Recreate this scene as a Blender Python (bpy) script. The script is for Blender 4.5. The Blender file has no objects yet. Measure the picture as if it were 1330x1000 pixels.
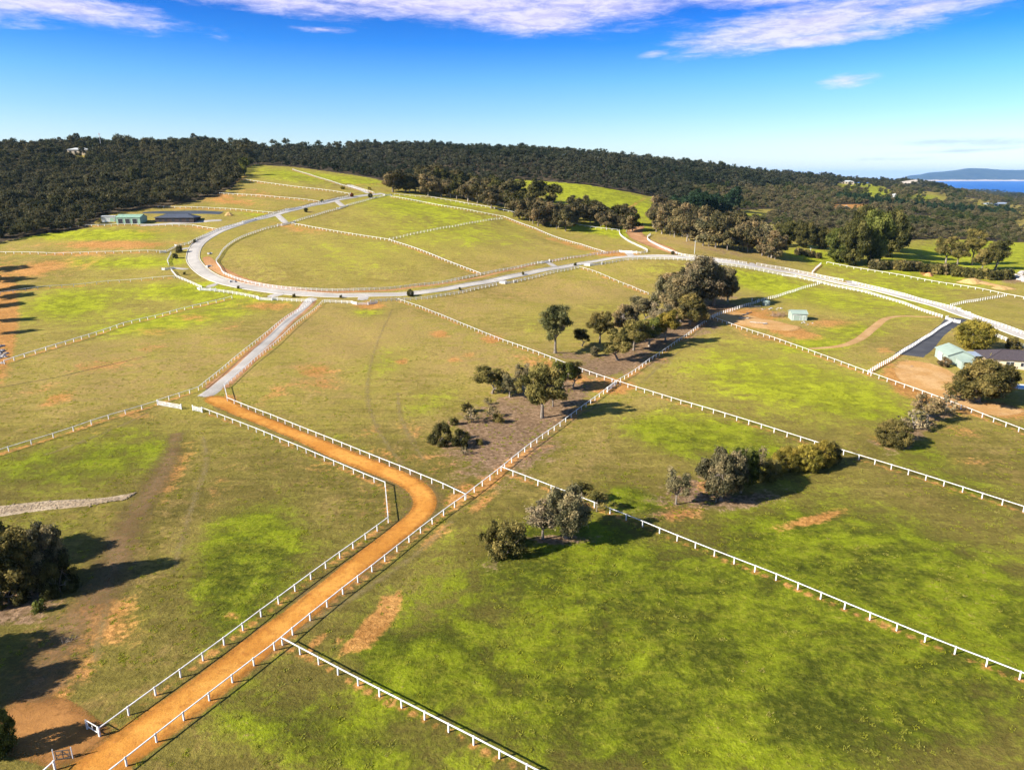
import bpy, math, random
import numpy as np
from mathutils import kdtree, Vector

SC = bpy.context.scene
COL = SC.collection
R = math.radians
rng = np.random.default_rng(7)
random.seed(7)

# ------------------------------------------------------------------ camera model (photo pixels 1330 x 1000)
F, H, P = 920.0, 60.0, R(16.33)
CP, SP = math.cos(P), math.sin(P)

# ------------------------------------------------------------------ terrain: height profile per bearing, (distance, photo row) knots
def z_of(y, v):
    return H - y * math.tan(P + math.atan((v - 500) / F))
PROF = [
 (-300, 300, [(460,318),(700,250),(1000,207),(1150,196)]),
 (0,    300, [(430,329),(460,315),(700,247),(1100,198)]),
 (150,  320, [(430,327),(500,292),(540,277),(800,232),(1150,194)]),
 (300,  330, [(410,340),(490,300),(545,277),(640,247),(800,217),(1050,202),(1400,191)]),
 (450,  330, [(420,340),(500,300),(600,262),(680,243),(780,227),(1100,206),(1400,194)]),
 (600,  345, [(430,340),(520,300),(640,263),(750,245),(1400,199)]),
 (750,  370, [(430,344),(560,303),(610,285),(700,268),(850,237),(1500,206)]),
 (900,  390, [(440,336),(600,298),(800,270),(1050,248),(1600,219)]),
 (1050, 400, [(440,353),(560,322),(700,302),(1000,272),(1400,252),(1900,233.5)]),
 (1180, 330, [(370,387),(450,357),(590,322),(720,301),(950,282),(1300,266),(1900,251),(2400,239)]),
 (1250, 300, [(450,360),(600,328),(800,302),(1200,282),(1800,264),(2400,252)]),
 (1330, 285, [(370,390),(430,362),(520,342),(640,322),(850,302),(1200,286),(1700,275),(2600,263),(3600,255.5),(5500,253),(7200,250)]),
 (1900, 285, [(370,390),(430,362),(520,342),(640,322),(850,302),(1200,286),(1700,275),(2600,263),(3600,255.5),(5500,253),(7200,250)]),
]
def pchip(x, y, q):
    x = np.asarray(x, float); y = np.asarray(y, float)
    h = np.diff(x); d = np.diff(y) / h
    m = np.zeros_like(y)
    for i in range(1, len(x) - 1):
        if d[i-1] * d[i] > 0:
            w1 = 2*h[i] + h[i-1]; w2 = h[i] + 2*h[i-1]
            m[i] = (w1 + w2) / (w1/d[i-1] + w2/d[i])
    m[0], m[-1] = d[0], d[-1]
    q = np.clip(q, x[0], x[-1])
    k = np.clip(np.searchsorted(x, q) - 1, 0, len(x) - 2)
    t = (q - x[k]) / h[k]
    return ((2*t**3 - 3*t**2 + 1)*y[k] + (t**3 - 2*t**2 + t)*h[k]*m[k]
            + (-2*t**3 + 3*t**2)*y[k+1] + (t**3 - t**2)*h[k]*m[k+1])
NS, NY = 420, 420
TS = np.linspace(-1.15, 1.35, NS); TLY = np.linspace(math.log(60), math.log(9000), NY)
cols_s, cols_z = [], []
for u, y0, kn in PROF:
    ys = [60, 150, y0]; zs = [0, 0, 0]
    for y, v in kn:
        ys.append(y); zs.append(z_of(y, v))
    yr, zr = ys[-1], zs[-1]
    if u >= 1330: ys += [7700, 9000]; zs += [-72, -95]
    elif u == 1250: ys += [3200, 5000, 7200, 7700, 9000]; zs += [-30, -45, -57, -72, -95]
    else: ys += [yr*1.3, yr*2, 7000, 9000]; zs += [zr - 16, zr - 90, -80, -95]
    cols_s.append((u - 665) / F * (CP + 0.07*SP)); cols_z.append(pchip(np.log(ys), zs, TLY))
cols_z = np.array(cols_z)
TZ = np.stack([pchip(cols_s, cols_z[:, j], TS) for j in range(NY)], 1)
k = np.exp(-0.5*(np.arange(-6, 7)/3.0)**2); k /= k.sum()
TZ = np.apply_along_axis(lambda a: np.convolve(np.pad(a, 6, mode='edge'), k, 'valid'), 0, TZ)
k2 = np.exp(-0.5*(np.arange(-4, 5)/1.6)**2); k2 /= k2.sum()
TZ = np.apply_along_axis(lambda a: np.convolve(np.pad(a, 4, mode='edge'), k2, 'valid'), 1, TZ)
def zfun(x, y):
    x = np.asarray(x, float); y = np.asarray(y, float)
    yc = np.maximum(y, 61.0)
    fs = np.clip((x/yc - TS[0])/(TS[1]-TS[0]), 0, NS - 1.001)
    fy = np.clip((np.log(yc) - TLY[0])/(TLY[1]-TLY[0]), 0, NY - 1.001)
    i = fs.astype(int); j = fy.astype(int); a = fs - i; b = fy - j
    z = TZ[i,j]*(1-a)*(1-b) + TZ[i+1,j]*a*(1-b) + TZ[i,j+1]*(1-a)*b + TZ[i+1,j+1]*a*b
    und = 0.28*np.sin(x*.083+1.3)*np.sin(y*.061+.4) + 0.22*np.sin(x*.037-y*.051+2.) + 0.12*np.sin(x*.19+y*.13)
    return z + und
def project(x, y, z):
    zc = y*CP + (H - z)*SP
    yc = (H - z)*CP - y*SP
    return 665 + F*x/zc, 500 + F*yc/zc, zc
YM = np.exp(np.linspace(math.log(28), math.log(9000), 1600))
def pick(u, v, dz=0.0):
    zr = H - YM*math.tan(P + math.atan((v - 500)/F))
    xr = (u - 665)/F*(YM*CP + (H - zr)*SP)
    d = zfun(xr, YM) + dz - zr
    idx = np.nonzero(d >= 0)[0]
    if len(idx) == 0: k = len(YM) - 1; t = 0
    else:
        k = idx[0]
        if k == 0: t = 0
        else: t = d[k-1]/(d[k-1]-d[k]); k -= 1
    k1 = min(k+1, len(YM)-1)
    x = xr[k]*(1-t)+xr[k1]*t; y = YM[k]*(1-t)+YM[k1]*t
    return np.array([x, y, float(zfun(x, y))])
def pxm(p):                                     # metres per photo pixel at a point
    return project(p[0], p[1], p[2])[2]/F

# ------------------------------------------------------------------ mesh + object helpers
def mesh_from(name, V, Fc, mats=(), smooth=False, mi=None):
    me = bpy.data.meshes.new(name)
    V = np.asarray(V, np.float32).reshape(-1, 3)
    if isinstance(Fc, np.ndarray):
        n, kf = Fc.shape
        me.vertices.add(len(V)); me.vertices.foreach_set('co', V.ravel())
        me.loops.add(n*kf); me.loops.foreach_set('vertex_index', Fc.astype(np.int32).ravel())
        me.polygons.add(n); me.polygons.foreach_set('loop_start', np.arange(n, dtype=np.int32)*kf)
        me.update(calc_edges=True)
    else:
        me.from_pydata([tuple(map(float, v)) for v in V], [], [tuple(f) for f in Fc])
    for m in mats: me.materials.append(m)
    if mi is not None: me.polygons.foreach_set('material_index', np.asarray(mi, np.int32))
    if smooth: me.polygons.foreach_set('use_smooth', np.ones(len(me.polygons), bool))
    me.update()
    return me
def obj(name, me, parent=None, loc=None, rotz=0.0, label=None, cat=None, group=None, kind=None):
    o = bpy.data.objects.new(name, me); COL.objects.link(o)
    if parent is not None: o.parent = parent
    if loc is not None: o.location = [float(c) for c in loc]
    if rotz: o.rotation_euler = (0, 0, rotz)
    if label: o['label'] = label
    if cat: o['category'] = cat
    if group: o['group'] = group
    if kind: o['kind'] = kind
    return o
class MB:
    def __init__(s): s.V = []; s.F = []; s.M = []
    def box(s, c, size, rz=0.0, mi=0, taper=1.0):
        hx, hy, hz = size[0]/2, size[1]/2, size[2]/2
        b = len(s.V); cr, sr = math.cos(rz), math.sin(rz)
        for dz in (-1, 1):
            t = taper if dz > 0 else 1
            for dx, dy in ((-1,-1),(1,-1),(1,1),(-1,1)):
                x, y = dx*hx*t, dy*hy*t
                s.V.append((c[0]+x*cr-y*sr, c[1]+x*sr+y*cr, c[2]+dz*hz))
        for f in ((0,3,2,1),(4,5,6,7),(0,1,5,4),(1,2,6,5),(2,3,7,6),(3,0,4,7)):
            s.F.append(tuple(b+i for i in f)); s.M.append(mi)
    def bar(s, a, b_, w, h, mi=0):
        a = Vector(a); b_ = Vector(b_); d = (b_-a)
        if d.length < 1e-6: return
        d.normalize(); up = Vector((0,0,1))
        if abs(d.z) > .95: up = Vector((1,0,0))
        sd = d.cross(up).normalized(); u2 = sd.cross(d)
        k = len(s.V)
        for p in (a, b_):
            for i, j in ((-1,-1),(1,-1),(1,1),(-1,1)):
                s.V.append(tuple(p + sd*(w/2*i) + u2*(h/2*j)))
        for f in ((0,1,2,3),(7,6,5,4),(0,4,5,1),(1,5,6,2),(2,6,7,3),(3,7,4,0)):
            s.F.append(tuple(k+i for i in f)); s.M.append(mi)
    def tube(s, pts, rad, n=6, mi=0):
        pts = [Vector(p) for p in pts]; k0 = len(s.V)
        for i, p in enumerate(pts):
            d = (pts[min(i+1, len(pts)-1)] - pts[max(i-1, 0)]).normalized()
            a = d.cross(Vector((0.31,1,0.17))).normalized(); b = d.cross(a)
            for q in range(n):
                t = 2*math.pi*q/n
                s.V.append(tuple(p + (a*math.cos(t)+b*math.sin(t))*rad[i]))
        for i in range(len(pts)-1):
            for q in range(n):
                s.F.append((k0+i*n+q, k0+i*n+(q+1)%n, k0+(i+1)*n+(q+1)%n, k0+(i+1)*n+q)); s.M.append(mi)
        s.F.append(tuple(k0+(len(pts)-1)*n+q for q in range(n))); s.M.append(mi)
    def poly(s, pts, mi=0):
        k = len(s.V); s.V += [tuple(p) for p in pts]; s.F.append(tuple(range(k, k+len(pts)))); s.M.append(mi)
    def slab(s, pts, th, mi=0):                  # thin solid from a planar polygon, thickness downward
        k = len(s.V); n = len(pts)
        s.V += [tuple(p) for p in pts] + [(p[0], p[1], p[2]-th) for p in pts]
        s.F.append(tuple(range(k, k+n))); s.M.append(mi)
        s.F.append(tuple(range(k+2*n-1, k+n-1, -1))); s.M.append(mi)
        for i in range(n):
            j = (i+1) % n
            s.F.append((k+j, k+i, k+n+i, k+n+j)); s.M.append(mi)
    def mesh(s, name, mats, smooth=False):
        return mesh_from(name, s.V, s.F, mats, smooth, s.M)

# ------------------------------------------------------------------ materials
def new_mat(name):
    m = bpy.data.materials.new(name); m.use_nodes = True
    nt = m.node_tree; nt.nodes.clear()
    out = nt.nodes.new('ShaderNodeOutputMaterial')
    return m, nt, out
class N:
    def __init__(s, nt): s.nt = nt
    def __call__(s, t, **kw):
        n = s.nt.nodes.new(t)
        for k_, v in kw.items(): setattr(n, k_, v)
        return n
    def link(s, a, b): s.nt.links.new(a, b)
    def _in(s, sock, v):
        if hasattr(v, 'is_linked') or isinstance(v, bpy.types.NodeSocket): s.link(v, sock)
        else: sock.default_value = v
    def math(s, op, a, b=0.0, c=None, clamp=False):
        n = s('ShaderNodeMath', operation=op); n.use_clamp = clamp
        s._in(n.inputs[0], a); s._in(n.inputs[1], b)
        if c is not None: s._in(n.inputs[2], c)
        return n.outputs[0]
    def mix(s, fac, a, b, blend='MIX'):
        n = s('ShaderNodeMix', data_type='RGBA', blend_type=blend)
        s._in(n.inputs[0], fac); s._in(n.inputs[6], a); s._in(n.inputs[7], b)
        return n.outputs[2]
    def noise(s, vec, scale, detail=4, rough=.55, dist=0.0):
        n = s('ShaderNodeTexNoise'); s.link(vec, n.inputs['Vector'])
        n.inputs['Scale'].default_value = scale; n.inputs['Detail'].default_value = detail
        n.inputs['Roughness'].default_value = rough; n.inputs['Distortion'].default_value = dist
        return n.outputs['Fac']
    def sstep(s, v, lo, hi):
        n = s('ShaderNodeMapRange', interpolation_type='SMOOTHSTEP'); s._in(n.inputs[0], v)
        s._in(n.inputs[1], lo); s._in(n.inputs[2], hi); return n.outputs[0]
    def mapping(s, vec, scale=(1,1,1), rot=(0,0,0), loc=(0,0,0)):
        n = s('ShaderNodeMapping'); s.link(vec, n.inputs[0])
        n.inputs['Scale'].default_value = scale; n.inputs['Rotation'].default_value = rot; n.inputs['Location'].default_value = loc
        return n.outputs[0]
    def princ(s, col, rough=.9, spec=.2, normal=None, **kw):
        n = s('ShaderNodeBsdfPrincipled'); s._in(n.inputs['Base Color'], col)
        s._in(n.inputs['Roughness'], rough); n.inputs['Specular IOR Level'].default_value = spec
        if normal is not None: s.link(normal, n.inputs['Normal'])
        for k_, v in kw.items(): s._in(n.inputs[k_], v)
        return n
    def bump(s, h, strength=.4, dist=.2):
        n = s('ShaderNodeBump'); s.link(h, n.inputs['Height'])
        n.inputs['Strength'].default_value = strength; n.inputs['Distance'].default_value = dist
        return n.outputs[0]
def rgb(r, g, b): return (r, g, b, 1.0)

def simple_mat(name, col, rough=.7, var=.25, scale=2.0, spec=.25, metallic=0.0):
    m, nt, out = new_mat(name); n = N(nt)
    pos = n('ShaderNodeNewGeometry').outputs['Position']
    f = n.noise(pos, scale, 4, .6)
    dark = tuple(c*(1-var) for c in col[:3]) + (1,); lite = tuple(min(1, c*(1+var*.6)) for c in col[:3]) + (1,)
    c = n.mix(n.sstep(f, .3, .7), dark, lite)
    p = n.princ(c, rough, spec); p.inputs['Metallic'].default_value = metallic
    n.link(p.outputs[0], out.inputs[0]); return m
M_WHITE = simple_mat('white_paint', rgb(.72,.71,.68), .6, .22, .9)
M_DARKPOST = simple_mat('dark_timber', rgb(.12,.10,.08), .85, .3, 3)
M_CONC = simple_mat('concrete', rgb(.48,.46,.43), .9, .25, 1.2)
M_BARK = simple_mat('bark', rgb(.20,.165,.13), .95, .45, 2.5)
M_PALEBARK = simple_mat('pale_bark', rgb(.32,.27,.21), .95, .45, 2.0)
M_MINT = simple_mat('mint_steel', rgb(.33,.40,.345), .5, .08, .6)
M_MINTROOF = simple_mat('mint_roof', rgb(.30,.37,.31), .6, .08, .5)
M_GREENSHED = simple_mat('green_steel', rgb(.30,.46,.33), .5, .12, .5)
M_DARKROOF = simple_mat('dark_roof_steel', rgb(.075,.085,.11), .5, .2, .6)
M_BRICKDARK = simple_mat('brown_brick', rgb(.07,.05,.045), .9, .3, 4)
M_TILE = simple_mat('purple_tile', rgb(.075,.06,.065), .8, .35, 3)
M_CREAM = simple_mat('cream_render', rgb(.68,.55,.38), .85, .1, 1)
M_GLASSY = simple_mat('dark_glass', rgb(.03,.035,.045), .12, .1, 1, .5)
M_BLUEROOF = simple_mat('bluegrey_roof', rgb(.30,.36,.45), .4, .12, .6)
M_CONTAINER = simple_mat('pale_steel', rgb(.52,.53,.51), .55, .1, .8)
M_ROCK = simple_mat('rubble', rgb(.44,.39,.33), .95, .45, 1.3)
M_PALEROCK = simple_mat('pale_rock', rgb(.40,.37,.345), .95, .35, .9)
M_TIMBER = simple_mat('weathered_timber', rgb(.46,.40,.33), .9, .35, 2)
M_WIRE = simple_mat('galvanised', rgb(.45,.45,.45), .5, .1, 4)

def leaf_mat(name, use_random=None, trans=.30):
    """Colour comes from the object's own colour (or, for the forest, a per-tree random), times each leaf cluster's tone."""
    m, nt, out = new_mat(name); n = N(nt)
    oi = n('ShaderNodeObjectInfo')
    tone = n('ShaderNodeAttribute', attribute_name='tone').outputs['Fac']
    if use_random:
        cr = n('ShaderNodeValToRGB'); e = cr.color_ramp; e.interpolation = 'LINEAR'
        while len(e.elements) < len(use_random): e.elements.new(.5)
        for i, c in enumerate(use_random):
            e.elements[i].position = i/(len(use_random)-1); e.elements[i].color = c
        ln = n.noise(oi.outputs['Location'], .0065, 4, .6)
        n.link(n.math('ADD', n.math('MULTIPLY', oi.outputs['Random'], .45), n.math('MULTIPLY_ADD', ln, 3.2, -1.35), clamp=True), cr.inputs[0]); base = cr.outputs[0]
    else: base = oi.outputs['Color']
    k_ = n.math('MULTIPLY_ADD', tone, 1.45, .30)
    kk = n('ShaderNodeCombineXYZ')
    n._in(kk.inputs[0], n.math('MULTIPLY', k_, n.math('MULTIPLY_ADD', tone, .22, .88)))
    n._in(kk.inputs[1], k_); n._in(kk.inputs[2], n.math('MULTIPLY', k_, .95))
    c = n.mix(1.0, base, kk.outputs[0], 'MULTIPLY')
    p = n.princ(c, .75, .05)
    tr = n('ShaderNodeBsdfTranslucent'); n.link(c, tr.inputs[0])
    mx = n('ShaderNodeMixShader'); mx.inputs[0].default_value = trans
    n.link(p.outputs[0], mx.inputs[1]); n.link(tr.outputs[0], mx.inputs[2]); n.link(mx.outputs[0], out.inputs[0])
    return m
M_LEAF = leaf_mat('leaves')
M_FOREST_L = leaf_mat('forest_leaves_olive', [rgb(.040,.046,.018), rgb(.070,.070,.028), rgb(.108,.094,.046), rgb(.080,.079,.036), rgb(.125,.104,.060)])
M_FOREST_B = leaf_mat('forest_leaves_dark', [rgb(.034,.044,.025), rgb(.058,.066,.037), rgb(.092,.088,.055), rgb(.064,.070,.042)])
M_FOREST_R = leaf_mat('forest_leaves_brown', [rgb(.034,.054,.016), rgb(.070,.082,.026), rgb(.128,.112,.054), rgb(.155,.128,.070), rgb(.085,.095,.036)])

# ------------------------------------------------------------------ tree prototypes (nominal metres, origin at the base)
def unit(v): return v/np.maximum(np.linalg.norm(v, axis=-1, keepdims=True), 1e-9)
def clump_centres(g, n, R_, RZ, cz, flat=.0, shell=.6, lobes=0):
    """Clump centres inside an ellipsoid; with lobes they gather round a few limb ends, leaving gaps between."""
    pts = []; md = 1.25*(R_*R_*RZ/n)**(1/3); tries = 0
    def shellpt():
        while True:
            p = g.normal(size=3); p /= np.linalg.norm(p); p *= shell + (1-shell)*g.random()**.6
            if p[2] > -.55 + flat: return p
    L = []
    while len(L) < lobes and tries < 4000:
        tries += 1; p = shellpt()*np.array([.72, .72, .78])
        if all(np.linalg.norm(p-o) > .62*(6/lobes)**.33 - tries*.0002 for o in L): L.append(p)
    lr = [.22 + .16*g.random() for _ in L]
    tries = 0
    while len(pts) < n and tries < 6000:
        tries += 1
        if L:
            q_ = int(g.integers(len(L))); d = g.normal(size=3); d /= np.linalg.norm(d)
            p = L[q_] + d*lr[q_]*(.3+.9*g.random())
            if p[2] < -.8: continue
        else: p = shellpt()
        q = np.array([p[0]*R_, p[1]*R_, p[2]*RZ + cz])
        if all(np.linalg.norm(q-o) > md*(.62 if L else 1) for o in pts): pts.append(q)
        if tries % 400 == 0: md *= .88
    return np.array(pts)
def leaves_mesh(name, g, centres, radii, nper, leaf, squash=.8, droop=.0, tone_var=.32, mat=None, elong=1.7, hollow=.45):
    P_, Nn, T_ = [], [], []
    for c, r in zip(centres, radii):
        m = max(8, int(nper*(r/np.mean(radii))**2))
        d = unit(g.normal(size=(m, 3)))
        rr = hollow + (1-hollow)*g.random(m)**.7
        lump = 1 + .28*np.sin(d[:,0]*5+g.random()*6)*np.sin(d[:,1]*4+g.random()*6) + .24*g.normal(size=m)
        p = d*(rr*lump)[:,None]*r; p[:,2] *= squash
        P_.append(c + p); Nn.append(unit(d*.9 + g.normal(size=(m,3))*.55 + np.array([0,0,.25])))
        t0 = np.clip(.5 + tone_var*g.normal(), .08, .98)
        T_.append(np.clip(t0 + .16*g.normal(size=m), 0, 1))
    P_ = np.concatenate(P_); Nn = np.concatenate(Nn); T_ = np.concatenate(T_)
    n = len(P_)
    a = unit(np.cross(Nn, unit(g.normal(size=(n,3))))); b = np.cross(Nn, a)
    if droop: a = unit(a + np.array([0,0,-droop])); b = unit(np.cross(a, Nn))
    s = leaf*(.55 + .9*g.random(n)); L = (s*elong/2)[:,None]; W = (s/2)[:,None]
    V = np.stack([P_ - a*L, P_ + b*W*.8 - a*L*.1 + Nn*W*.2, P_ + a*L, P_ - b*W*.8 + a*L*.15 + Nn*W*.1], 1).reshape(-1,3)
    Fq = np.arange(n*4).reshape(n, 4)
    me = mesh_from(name, V, Fq, [mat or M_LEAF])
    at = me.attributes.new('tone', 'FLOAT', 'FACE'); at.data.foreach_set('value', T_.astype(np.float32))
    return me
def limbs_mesh(name, g, centres, trunk_h, r0, lean=(0,0), mat=None, n_main=5, sides=7, sub=True):
    mb = MB(); top = np.array([lean[0], lean[1], trunk_h])
    pts = [np.array([0,0,-.4]), np.array([lean[0]*.15, lean[1]*.15, trunk_h*.3]), np.array([lean[0]*.5+.08*r0, lean[1]*.5, trunk_h*.65]), top]
    mb.tube(pts, [r0*1.35, r0*1.02, r0*.88, r0*.72], sides)
    n_main = min(n_main, len(centres)); mains = []
    dirs = unit(centres - top); left = list(range(len(centres))); ch = [int(np.argmax(centres[:,2]))]
    while len(ch) < n_main:
        sc = [min(np.linalg.norm(dirs[i]-dirs[j]) for j in ch) for i in left]; ch.append(left[int(np.argmax(sc))])
    for i in ch:
        c = centres[i]; mid = top*.5 + c*.5 + g.normal(size=3)*.05*np.linalg.norm(c-top); mid[2] += .06*np.linalg.norm(c-top)
        start = top - np.array([0,0,trunk_h*.12*g.random()])
        mb.tube([start, mid, c], [r0*.55, r0*.36, r0*.12], 5); mains.append((start, mid, c))
    if sub:
        for i in left:
            if i in ch: continue
            c = centres[i]; best = min(mains, key=lambda m_: np.linalg.norm(m_[1]-c)); s0 = best[1]
            mid = s0*.5 + c*.5 + g.normal(size=3)*.25
            mb.tube([s0, mid, c], [r0*.28, r0*.18, r0*.07], 4)
    return mb.mesh(name, [mat or M_BARK], True)
PROTO = {}
def proto(key, seed, hgt, R_, RZ, cz, nc, cr, nper, leaf, trunk_h, r0, flat=0., shell=.6, squash=.8, bark=None, lean=(0,0), n_main=5,
          droop=.0, tone=.32, hollow=.45, elong=1.7, lobes=0):
    g = np.random.default_rng(seed)
    c = clump_centres(g, nc, R_, RZ, cz, flat, shell, lobes)
    rad = cr*(.6 + .8*g.random(len(c)))
    crown = leaves_mesh('crown', g, c, rad, nper, leaf, squash, droop, tone, None, elong, hollow)
    trunk = limbs_mesh('trunk', g, c, trunk_h, r0, lean, bark, n_main)
    co = np.empty(len(crown.vertices)*3, np.float32); crown.vertices.foreach_get('co', co); co = co.reshape(-1, 3)
    PROTO[key] = (trunk, crown, float(np.percentile(co[:,2], 99.6)), 2*float(np.percentile(np.hypot(co[:,0], co[:,1]), 98)))
proto('gum_a', 11, 11, 4.6, 4.4, 5.9, 59, 0.85, 289, 0.23, 2.6, .34, -.2, .45, lobes=8)
proto('gum_b', 12, 11, 4.3, 4.6, 5.7, 54, 0.85, 280, 0.23, 2.2, .30, -.25, .4, lean=(.8,.2), lobes=8)
proto('gum_c', 13, 12, 4.8, 4.4, 6.5, 57, 0.9, 289, 0.24, 3.0, .34, -.15, .5, bark=M_PALEBARK, lobes=9)
proto('lone', 21, 15, 3.9, 5.6, 9.0, 78, .85, 255, 0.23, 4.6, .30, -.25, .35, n_main=7, hollow=.25, lobes=12)
proto('dome_a', 31, 12, 6.4, 5.6, 5.6, 100, 1.05, 323, 0.26, 2.2, .45, -.05, .55, hollow=.35, tone=.36, lobes=11)
proto('dome_b', 32, 11, 5.8, 5.6, 5.4, 82, 1.0, 323, 0.26, 2.0, .42, -.1, .5, hollow=.35, tone=.36, lobes=9)
proto('bush_a', 41, 5, 3.2, 2.5, 1.7, 37, 0.7, 288, 0.2, .8, .16, -.25, .55, lobes=9)
proto('bush_b', 42, 5, 3.0, 2.5, 1.7, 32, 0.7, 288, 0.2, .8, .16, -.25, .55, lobes=9)
proto('round', 51, 7, 4.0, 3.6, 3.7, 60, .9, 336, 0.22, 1.2, .2, -.5, .8, hollow=.5, tone=.24)
proto('sparse', 61, 9, 3.6, 3.4, 5.0, 24, .95, 160, 0.26, 2.2, .24, -.1, .45, n_main=7, hollow=.2, lobes=7)
proto('wispy', 62, 7, 2.6, 2.6, 4.0, 18, .75, 70, .30, 1.4, .15, -.1, .4, n_main=7, hollow=.1, lobes=5)
proto('shrub', 71, 2, 1.1, .8, .8, 9, .5, 90, .2, .3, .06, -.3, .5)
proto('twiggy', 72, 2.2, 1.2, .9, 1.0, 14, .45, 26, .2, .4, .06, -.2, .5, bark=M_PALEBARK, n_main=9, hollow=.05)
proto('belt_a', 81, 14, 4.6, 6.2, 7.8, 34, 1.35, 190, .50, 3.6, .35, -.3, .45, lobes=7)
proto('belt_b', 82, 13, 4.4, 5.8, 7.2, 30, 1.35, 190, .50, 3.0, .35, -.3, .45, lobes=6)
proto('belt_c', 83, 12, 5.0, 5.2, 6.6, 32, 1.35, 190, .50, 2.6, .35, -.3, .5, bark=M_PALEBARK, lobes=7)
proto('bulk', 84, 18, 7.0, 8.6, 7.8, 92, 1.55, 266, 0.45, 2.4, .5, -.45, .55, tone=.34, lobes=17)
proto('pine', 85, 16, 4.0, 7.4, 8.4, 34, 1.6, 130, .62, 4.0, .35, -.3, .6, tone=.2)
proto('hedge', 86, 5, 4.0, 2.8, 2.4, 26, 1.3, 110, .55, .8, .2, -.3, .6, tone=.36)

def h_from_px(p, hpx):
    _, _, zc = project(*p); dep = math.atan2(H - p[2], p[1])
    return hpx*zc/F/max(.5, math.cos(dep))
TREES = []
def put_tree(key, p, h, w, color, label, name='tree', cat='tree', group=None, rot=None):
    tr, cr_, hn, wn = PROTO[key]
    if key.startswith('gum'): w *= 1.18; h *= 1.06
    r = obj(name, None, loc=p, rotz=rot if rot is not None else random.uniform(0, 6.28), label=label, cat=cat, group=group)
    r.empty_display_size = .5
    r.scale = (w/wn, w/wn, h/hn)
    t = obj('trunk', tr, r); c = obj('crown', cr_, r)
    j = random.uniform(.88, 1.12); c.color = (color[0]*j, color[1]*j*random.uniform(.96, 1.04), color[2]*j, 1)
    TREES.append((p, w))
    return r
def tree_px(key, u, v, hpx, wpx, color, label, name='tree', cat='tree', group=None, rot=None):
    p = pick(u, v)
    return put_tree(key, p, h_from_px(p, hpx), wpx*pxm(p), color, label, name, cat, group, rot)
OLIVE = (.165,.138,.044); GREY = (.185,.160,.082); DARK = (.092,.086,.028); BROWN = (.22,.165,.082); GOLD = (.235,.190,.036)
GREEN = (.115,.128,.030); PALE = (.20,.165,.100); BELT = (.150,.124,.056); PINE = (.032,.058,.030); BELTB = (.175,.138,.068)

# foreground, left edge
tree_px('dome_a', 26, 770, 74, 84, OLIVE, 'large olive tree with grey tips at the left edge, biggest beside the brown track')
tree_px('dome_b', 62, 760, 72, 56, GREY, 'tall thin topped grey olive tree right of the large olive one beside the brown track')
tree_px('bush_a', 12, 782, 40, 50, DARK, 'dark low bush under the large olive tree at the left edge', 'bush', 'bush')
tree_px('gum_c', -34, 735, 74, 80, OLIVE, 'dark tree cut by the left edge behind the large olive one')
tree_px('gum_a', -225, 900, 100, 100, DARK, 'dark tree at the left edge shading the orange lane')
tree_px('gum_b', -185, 925, 90, 90, DARK, 'dark tree just left of the lane corner and its green bush')
tree_px('shrub', 52, 793, 14, 18, GREEN, 'small round green shrub on pale litter below the large olive tree', 'shrub', 'shrub')
tree_px('wispy', 29, 778, 22, 20, OLIVE, 'wispy sapling in pale litter below the large olive tree, the left one', 'sapling', 'tree')
tree_px('wispy', 49, 775, 18, 13, OLIVE, 'wispy sapling in pale litter right beside the small green shrub', 'sapling', 'tree')
tree_px('round', 0, 978, 52, 46, GREEN, 'rounded bright green bush beside the orange lane at the left corner', 'bush', 'bush')
for i, (u, v) in enumerate([(-22,352),(-18,366),(-14,378),(-16,388),(-26,400),(-22,418),(-14,434)]):
    tree_px('gum_'+'abc'[i % 3], u, v, 30, 26, OLIVE, 'tree along the left edge paddock throwing shadow on the red bank', group='trees on the red bank')
tree_px('bush_a', 78, 768, 40, 44, DARK, 'low dark bush in the shade right of the large olive tree', 'bush', 'bush')
tree_px('gum_a', -245, 940, 100, 120, DARK, 'dark tree beyond the left edge shading the brown track')
# centre foreground clumps
tree_px('bush_a', 660, 718, 38, 58, OLIVE, 'dense olive bush left of the greyish tree near the paddock fence', 'bush', 'bush')
tree_px('bush_b', 640, 710, 32, 32, OLIVE, 'pale olive bush at the left end of the clump near the paddock fence', 'bush', 'bush')
tree_px('sparse', 705, 700, 46, 50, PALE, 'half bare pale grey tree between olive bush and larger greyish tree')
tree_px('dome_b', 735, 699, 62, 70, GREY, 'greyish full tree close to the paddock fence with long shadow')
tree_px('wispy', 755, 652, 26, 30, OLIVE, 'wispy olive sapling behind the fence above the greyish tree', 'sapling', 'tree')
tree_px('wispy', 775, 664, 26, 28, OLIVE, 'wispy sapling leaning against the paddock fence right of another sapling', 'sapling', 'tree')
tree_px('sparse', 878, 655, 44, 36, GREY, 'open grey tree standing alone on the reddish bare patch')
tree_px('dome_b', 936, 650, 62, 60, GREY, 'grey crowned tree with white dead limb at the head of the shadowed row')
tree_px('dome_b', 962, 640, 54, 46, GREEN, 'dense green tree right behind the grey crown with white limb')
tree_px('wispy', 930, 652, 24, 30, GREY, 'low scruffy grey shrub at the foot of the grey crowned tree', 'shrub', 'shrub')
tree_px('sparse', 978, 622, 40, 34, GREY, 'thin grey tree poking up behind the dense green one')
tree_px('bush_a', 998, 624, 28, 34, OLIVE, 'olive bush linking the green tree to the golden bushes', 'bush', 'bush')
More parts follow.
